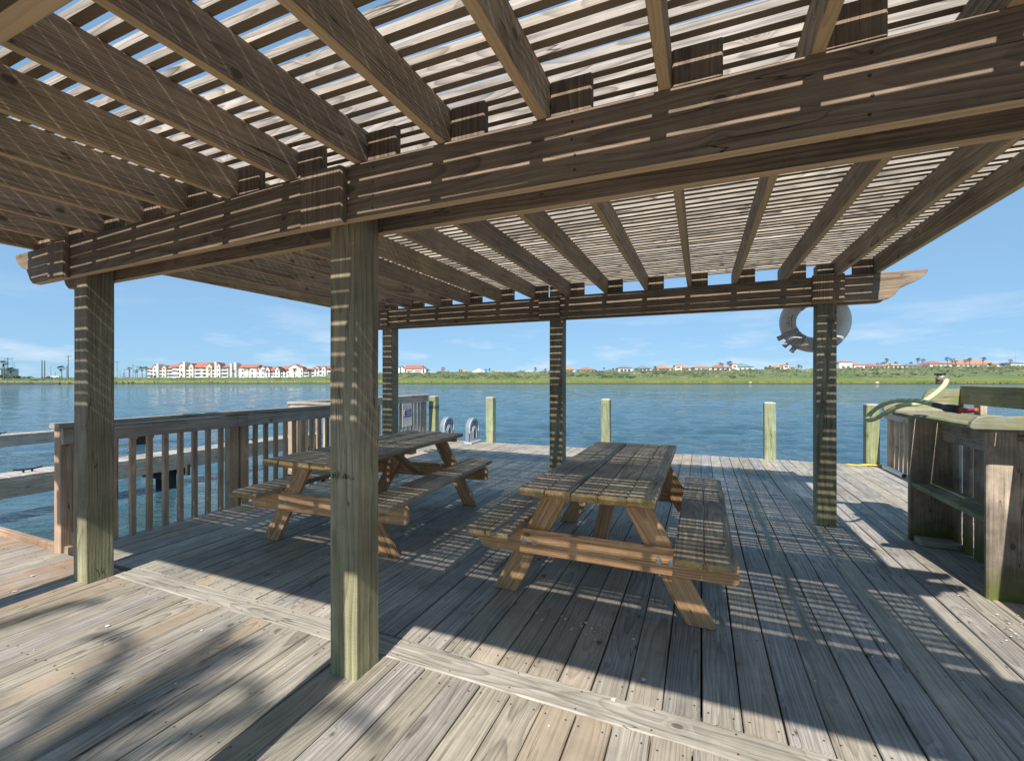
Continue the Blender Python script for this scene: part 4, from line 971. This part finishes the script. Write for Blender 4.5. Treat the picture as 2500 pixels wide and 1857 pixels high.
def condo(label, blocks, ox, sc, oy, yb, d=338):
    """blocks in crop pixels: (x0,x1,y_ridge,y_eave,kind)"""
    U = lambda x: ox + x / sc; Vv = lambda y: oy + y / sc
    um = U((blocks[0][0] + blocks[-1][1]) / 2); base = CAMZ + (926 - Vv(yb)) / FPX * d - .3; c = at(um, 926, d); T = thing('apartment_building', label, 'apartment building', (c.x, c.y, base - 1.5), TH, 'white apartment blocks with red roofs on the far left shore')
    px_ = lambda x: (U(x) - um) / FPX * d; pz_ = lambda y: CAMZ + (926 - Vv(y)) / FPX * d - base + 1.5
    for (x0, x1, yr, ye, kind) in blocks:
        a, c_, zr, ze = px_(x0), px_(x1), pz_(yr), pz_(ye); off = R.uniform(0, .8)
        wall = 'condo_cream' if 'c' in kind else 'condo_white'
        if 't' in kind:
            b = MB(); quadbox(b, a, c_, -1.6, 4, 0, zr); b.build('stair_tower', wall, T); continue
        if 'g' in kind:   # gable wing
            b = MB(); quadbox(b, a, c_, -1.2 + off * .3, 9, 0, ze); gable_front(b, a, c_, -1.2 + off * .3, 0, ze - .01, zr - .25); b.build('wall', wall, T)
            b = MB(); xm = (a + c_) / 2; y0_ = -1.5 + off * .3
            for s_ in (-1, 1):
                xe = xm + s_ * ((c_ - a) / 2 + .4); b.add([(xm, y0_, zr), (xe, y0_, ze - .3), (xe, 6, ze - .3), (xm, 6, zr), (xm, y0_, zr - .3), (xe, y0_, ze - .6)], [(0, 1, 2, 3), (0, 4, 5, 1)])
            b.build('roof', 'tile_red', T)
            fl = 3 if 'x' not in kind else 2
            for f_ in range(fl):
                z = 1.6 + f_ * (ze - 1.0) / fl; b = MB(); quadbox(b, xm - .55, xm + .55, y0_ + .22, y0_ + .32, z + .4, z + 1.7); b.build('window', 'dark_glass', T)
            continue
        b = MB(); quadbox(b, a, c_, off, 10, 0, ze); b.build('wall', wall, T)
        b = MB(); sk = .6; b.add([(a - .3, off - .7, ze - .2), (c_ + .3, off - .7, ze - .2), (c_ + .3, 5, zr), (a - .3, 5, zr), (a - .3, 11, ze - .2), (c_ + .3, 11, ze - .2), (a - .3, off - .7, ze - .45), (c_ + .3, off - .7, ze - .45)],
                                  [(0, 1, 2, 3), (3, 2, 5, 4), (0, 3, 4), (1, 5, 2), (6, 7, 1, 0)]); b.build('roof', 'tile_red', T)
        if 'n' in kind:
            for f_ in range(2):
                for q_ in (.25, .75):
                    z = 1.5 + (ze - 1.5) * (f_ + .35) / 2.4; xx = a + (c_ - a) * q_; b = MB(); quadbox(b, xx - .8, xx + .8, off - .08, off + .02, z, z + 1.2); b.build('window', 'dark_glass', T)
            continue
        n = max(1, round((c_ - a) / 5.5)); fl = 3 if 'x' not in kind else 2; fh = (ze - 1.5) / fl
        for i in range(n):
            xa = a + (c_ - a) * (i + .12) / n; xb = a + (c_ - a) * (i + .88) / n
            for f_ in range(fl):
                z = 1.5 + f_ * fh
                b = MB(); quadbox(b, xa, xb, off - .12, off + .02, z + fh * .40, z + fh * .90); w_ = b.build('balcony_shade', 'shade_wall', T)
                b = MB(); quadbox(b, xa, xb, off - .9, off - .75, z + .05, z + fh * .38); b.build('balcony_front', 'condo_white', T)
                b = MB(); xm = (xa + xb) / 2; quadbox(b, xm - (xb - xa) * .3, xm + (xb - xa) * .22, off - .16, off - .125, z + fh * .42, z + fh * .85); b.build('pane', 'dark_glass', w_)
    return T
condo('largest white block with staggered red roofs and stair towers, leftmost on the far shore',
      [(185, 240, 235, 265, 'n'), (240, 330, 180, 265, ''), (330, 425, 180, 245, 'g'), (425, 468, 170, 0, 't'), (468, 540, 210, 270, 'c'), (540, 628, 195, 245, 'gc'), (628, 745, 180, 260, ''), (745, 835, 185, 235, 'n'), (835, 930, 125, 225, ''),
       (930, 1020, 140, 200, 'gc'), (1020, 1065, 125, 0, 't'), (1065, 1145, 165, 260, 'c'), (1145, 1245, 150, 220, 'gc'), (1245, 1400, 130, 240, ''), (1400, 1540, 130, 240, ''), (1540, 1665, 150, 215, 'gc'), (1665, 1735, 170, 260, 'c'), (1735, 1778, 125, 0, 't'), (1778, 1850, 140, 215, 'g'), (1850, 1995, 200, 240, '')],
      340, 9.267, 870, 475)
condo('plain white block with a broad hipped red roof, right of the largest white block',
      [(110, 215, 200, 240, 'n'), (130, 165, 150, 0, 't'), (215, 265, 135, 0, 't'), (265, 640, 170, 235, 'n'), (640, 690, 140, 0, 't'), (400, 570, 150, 205, 'gx')][:3] + [(265, 685, 170, 232, 'n')], 550, 8.896, 870, 455)
condo('low white villas with many small red gables behind a row of palms',
      [(700, 780, 225, 290, 'gx'), (780, 880, 205, 260, 'gx'), (880, 980, 215, 290, 'gx'), (980, 1100, 222, 300, 'nx'), (1100, 1200, 215, 280, 'gx'), (1200, 1340, 205, 290, 'nx')], 550, 8.896, 870, 430)
condo('white block with a big cream central gable and red roof, left of the near post',
      [(1340, 1420, 190, 270, 'x'), (1395, 1640, 160, 235, 'gcx'), (1400, 1500, 225, 290, 'x'), (1640, 1700, 215, 280, 'gx'), (1700, 1800, 265, 300, 'x')], 550, 8.896, 870, 430)
condo('white block with red roof partly hidden just left of the near post', [(1870, 1950, 225, 275, 'nx'), (1950, 2050, 205, 250, 'gx'), (2050, 2110, 215, 255, 'x'), (2110, 2190, 205, 240, 'gx'), (2190, 2700, 195, 255, 'x')], 550, 8.896, 870, 420)
condo('white block with red roof right of the far left pergola post', [(255, 330, 160, 180, 'g'), (330, 480, 150, 180, ''), (480, 520, 165, 190, 'g')], 900, 3.707, 850, 228)

PL = [(9, 879, 190, 'tallest palm at the left edge beside the blue grey house', 1.35), (28, 898, 190, 'short bushy palm beside the wire poles at the left edge', 1.2), (151, 894, 200, 'lone round headed palm left of the left pergola post', 1.25),
      (317, 896, 330, 'palm standing alone left of the white blocks', 1.5), (331, 903, 330, 'ragged short palm in the gap left of the white blocks', 1.3), (347, 895, 330, 'left palm of the pair beside the largest white block', 1.6), (357, 894, 330, 'right palm of the pair beside the largest white block', 1.3), (381, 907, 325, 'small palm before the left wing of the largest white block', 1.2), (445, 907, 325, 'small palm before the middle of the largest white block', 1.3), (513, 897, 325, 'palm before the right half of the largest white block', 1.3), (572, 902, 325, 'palm between the largest and the plain white block', 1.4), (598, 896, 325, 'left of two slim palms before the plain white block', 1.1), (606, 898, 325, 'right of two slim palms before the plain white block', 1.1), (627, 897, 325, 'palm at the right corner of the plain white block', 1.4), (645, 901, 322, 'first palm before the villas', 1.4), (653, 905, 322, 'low palm before the villas', 1.3), (684, 897, 322, 'left of the palm cluster before the villas', 1.4), (690, 898, 322, 'middle of the palm cluster before the villas', 1.4), (697, 901, 322, 'right of the palm cluster before the villas', 1.4), (719, 899, 322, 'palm before the cream gabled block', 1.2), (750, 899, 330, 'left palm in the gap left of the near post', 1.2), (757, 900, 330, 'right palm in the gap left of the near post', 1.2), (772, 899, 322, 'palm before the block partly hidden by the near post', 1.2), (1045, 900, 300, 'bushy palm at the right end of the last white block', 1.3), (1081, 897, 270, 'palm above the small brown roofed house', 1.1), (1122, 901, 262, 'left of two palms by the low tan house', .9), (1127, 902, 262, 'right of two palms by the low tan house', .9), (1187, 900, 262, 'left of two palms right of the steep white house', .7), (1195, 899, 262, 'right of two palms right of the steep white house', .7),
      (1307, 897, 262, 'small palm left of the middle far post', .6), (1331, 900, 262, 'small palm touching the middle far post', .6), (1474, 896, 262, 'thin palm left of the dark blue grey roof', .5), (1497, 899, 262, 'tiny palm touching the dark blue grey roof', .5), (1599, 894, 262, 'bush like palm between grey and orange roofs', .8), (1757, 884, 275, 'left of the tall palms left of the teal roof', 1.0), (1764, 886, 262, 'shorter palm beside the left tall palm near the teal roof', .9), (1778, 882, 275, 'middle tall palm left of the teal roof', .9), (1784, 882, 262, 'right tall palm left of the teal roof', .9),
      (1870, 894, 262, 'left of two palms between teal and tan roofs', .8), (1880, 892, 262, 'right of two palms between teal and tan roofs', .8), (1921, 885, 278, 'palm rising behind the tan roof', .9), (1950, 890, 262, 'left palm at the right end of the tan roof', .9), (1955, 892, 262, 'right palm at the right end of the tan roof', .8), (2142, 885, 278, 'left small palm behind the long red roof', .8), (2152, 884, 278, 'second small palm behind the long red roof', .8), (2158, 883, 278, 'third small palm behind the long red roof', .9), (2165, 874, 275, 'tall slim palm above the long red roof', .9), (2172, 886, 262, 'low palm right of the tall slim palm', .7), (2188, 884, 278, 'palm behind the tan red roof', .9), (2223, 884, 278, 'small palm behind the long grey roof', .7), (2241, 873, 280, 'taller palm above the long grey roof', 1.0), (2253, 875, 280, 'shorter palm above the long grey roof', .8),
      (2313, 871, 262, 'left tall palm before the big red roof', 1.0), (2325, 874, 262, 'middle palm before the big red roof', 1.1), (2334, 879, 262, 'low palm between the big red and largest orange roofs', 1.0), (2357, 877, 258, 'left of the palm pair before the largest orange roof', 1.2), (2367, 873, 258, 'right of the palm pair before the largest orange roof', 1.3), (2400, 871, 258, 'palm before the middle of the largest orange roof', 1.2), (2416, 886, 258, 'low palm before the largest orange roof', 1.1), (2450, 886, 258, 'low palm at the right end of the largest orange roof', 1.1), (2466, 876, 262, 'palm beside the dark grey roof at the right edge', 1.0)]
for (u, v, d, lb, cr) in PL: place_palm(u, v, d, 'fan ' + lb, zb=(crest_z(u) - .5), cr=cr)

# poles and wires
def pole(u, vt, d, label, arm=0, thick=.17, lamp=False, mat='pole', ydrop=.7):
    base = crest_z(u) - .8; top = at(u, vt, d); T = thing('utility_pole' if not lamp else 'street_lamp', label, 'pole' if not lamp else 'street lamp', (top.x, top.y, base), TH, 'poles along the far left shore' if u < 400 else None)
    b = MB(); h_ = top.z - base; b.cyl((0, 0, -1), (0, 0, h_), thick, thick * .75, 8); b.build('shaft', mat, T)
    if arm:
        b = MB(); b.board((-arm, 0, h_ - ydrop), (arm, 0, h_ - ydrop), .18, .14, Z, .01); b.build('crossarm', mat, T)
        for s_ in (-1, -.5, .5, 1): b = MB(); b.cyl((s_ * arm * .95, 0, h_ - ydrop + .08), (s_ * arm * .95, 0, h_ - ydrop + .35), .07, n=6); b.build('insulator', 'lamp_metal', T)
    if lamp:
        b = MB(); b.tube([(0, 0, h_ - .1), (.5, 0, h_ + .15), (1.5, 0, h_ + .2)], .06, 6, 3); b.build('lamp_arm', mat, T); b = MB(); quadbox(b, 1.3, 2.0, -.12, .12, h_ + .1, h_ + .25); b.build('lamp_head', mat, T)
    return at(u, vt, d)
pole(19, 872.5, 215, 'thick utility pole with crossarm next to the tallest left palm', 1.75)
pole(29.5, 872, 225, 'thin grey pole just right of the thick crossarm pole', 0, .10, mat='lamp_metal'); pole(34.5, 882, 225, 'short thin pole beside the bushy palm', 0, .09)
pole(102.5, 879, 215, 'left of the twin bare poles on the far left shore', 0, .22); pole(109, 880, 215, 'right of the twin bare poles on the far left shore', 0, .22)
pole(124, 891, 215, 'street lamp left of the parked white truck', 0, .10, True, 'lamp_metal'); pole(135, 907, 215, 'very short thin post above the parked white truck', 0, .09)
pole(163.5, 892, 230, 'short pole beside the tall crossarm pole near the left pergola post', 0, .2); pole(166.5, 866.5, 215, 'tallest crossarm pole just left of the left pergola post', 1.6)
for i, (u, v, ar) in enumerate(((286, 881, 1.9), (293, 903, 0), (303, 899, 0), (315, 893, 0), (325, 889.5, 1.5), (302, 910, 1.2), (335, 893.5, 1.4), (298, 916, 0), (307, 916, 0))):
    pole(u, v, 330, ('tall double crossarm pole right of the left pergola post', 'thin bare pole right of the tall double crossarm pole', 'slim dark pole among the distant poles', 'thin pole just left of the lone palm', 'crossarm pole above the lone palm', 'low crossarm pole between the bare poles', 'crossarm pole right of the lone palm', 'tiny distant post, left of two', 'tiny distant post, right of two')[i], ar, .16)
pole(2479, 864, 270, 'thin mast behind the dark grey roof at the right edge', 0, .08, mat='lamp_metal'); pole(2270, 870, 280, 'thin mast between grey and red roofs', 0, .06, mat='lamp_metal')
def wire(u0, v0, u1, v1, d0, d1, label, sag=1.2, r=.02):
    b = MB(); a, c = at(u0, v0, d0), at(u1, v1, d1); b.tube([a.lerp(c, i / 12) - Z * (sag * 4 * (i / 12) * (1 - i / 12)) for i in range(13)], r, 4, 1)
    tag(b.build('power_wire', 'wire'), label, 'wire', 'power wires between the far poles')
wire(-60, 858, 166, 870, 215, 215, 'upper power wire running to the tallest crossarm pole', .6); wire(19, 875, 166, 870, 215, 215, 'wire from the thick left pole to the tallest crossarm pole', .8) if False else None
wire(32, 874, 102, 880.5, 215, 215, 'lower power wire between the left poles', .4, .015); wire(112, 881, 163, 893, 215, 215, 'lower power wire right of the twin poles', .4, .012)

# parked truck
TR = thing('parked_truck', 'small white truck parked on the far left shore beyond the grass', 'truck', at(133, 926, 205).xy.to_3d() + Z * (crest_z(133) - .35), TH)
b = MB(); b.prism([(-1.9, .45), (1.9, .45), (1.9, 1.0), (.9, 1.05), (.55, 1.6), (-.5, 1.6), (-.75, 1.05), (-1.9, 1.05)], (0, 0, 0), X, Z, Y, 1.7); b.build('body', 'car_white', TR)
b = MB(); b.prism([(-.45, 1.1), (.75, 1.1), (.5, 1.5), (-.4, 1.5)], (0, -.02, 0), X, Z, Y, .02); b.build('side_window', 'dark_glass', TR)
for x in (-1.2, 1.2):
    b = MB(); b.cyl((x, -.02, .38), (x, .2, .38), .36, n=14); b.build('wheel', 'tyre', TR)
# low shrubs near the left shore houses
for i, (u, s_, lb) in enumerate(((27, 1.3, 'round dark bush below the short bushy palm'), (38, 1.2, 'dark bush right of the bushy palm'), (60, .6, 'low bush line on the far left shore, left'), (72, .7, 'low bush on the far left shore, middle'), (119, .8, 'dark bush left of the parked truck'), (2, 1.4, 'dark bush in front of the blue grey house'))):
    b = MB(); p_ = at(u, 926, 205)
    for k in range(60): blob(b, (R.gauss(0, s_ * .7), R.gauss(0, s_ * .5), s_ * .5 + R.gauss(0, s_ * .22)), s_ * .35)
    o = b.build('shrub', 'bush'); o.location = (p_.x, p_.y, crest_z(u) - .2); tag(o, lb, 'shrub', 'dark shrubs on the far left shore')

# ------------------------------------------------------------ feather palm behind the camera (throws the streaky shade on the front deck)
def feather_palm(x, y, h, r, label, fr):
    T = thing('palm_tree', label, 'palm tree', (x, y, 0)); b = MB(); b.tube([(0, 0, -1), (.1, 0, h * .5), (.2, .1, h)], lambda s_: .17 - .05 * s_, 10, 5); b.build('trunk', 'trunk', T)
    b = MB()
    for (azd, e_, k_) in fr:
        az = rad(azd); rr = r * k_; d = Vector((math.cos(az), math.sin(az), 0)); pts = []
        for i in range(9):
            s_ = i / 8; pts.append(Vector((.2, .1, h)) + d * (rr * s_ * math.cos(e_ * .6)) + Z * (rr * (math.sin(e_) * s_ - .85 * s_ * s_)))
        b.cur = 0; b.tube(pts, .022, 5, 1)
        for i in range(1, 8):
            for q_ in range(6):
                s_ = q_ / 6; p_ = pts[i].lerp(pts[i + 1], s_); tg = (pts[i + 1] - pts[i]).normalized(); sd_ = tg.cross(Z).normalized()
                for sg in (-1, 1):
                    dd = (sd_ * sg + tg * 1.1 - Z * .35 + Vector((R.uniform(-.2, .2), 0, R.uniform(-.2, .2)))).normalized(); ln_ = r * .15 * (1 - abs(i / 8 - .45) * .9); w_ = tg * .020
                    b.add([p_ - w_, p_ + w_, p_ + dd * ln_], [(0, 1, 2)])
    b.build('crown', ['palm_leaf', 'palm_dead'], T)
feather_palm(-1.7, -6.75, 7.0, 1.7, 'feather palm standing behind the camera, only its streaky shade falls on the front deck',
             [(104, .1, .75), (72, .2, .8), (88, 1.0, .9), (97, .5, 1.25), (80, .35, 1.2), (116, .45, 1.2), (58, .6, 1.15), (40, .3, .9), (140, .2, .9), (20, .5, 1.0), (250, .6, 1.0), (300, .4, .9), (200, .5, .9), (160, .9, .8), (330, 1.0, .8)])
feather_palm(-3.1, -6.9, 7.2, 1.5, 'second feather palm behind the camera at left, only its shade falls on the front deck',
             [(84, .45, 1.3), (112, .3, 1.2), (150, .6, 1.0), (20, .3, .8), (200, .5, .9), (280, .5, .9), (330, .8, .8)])
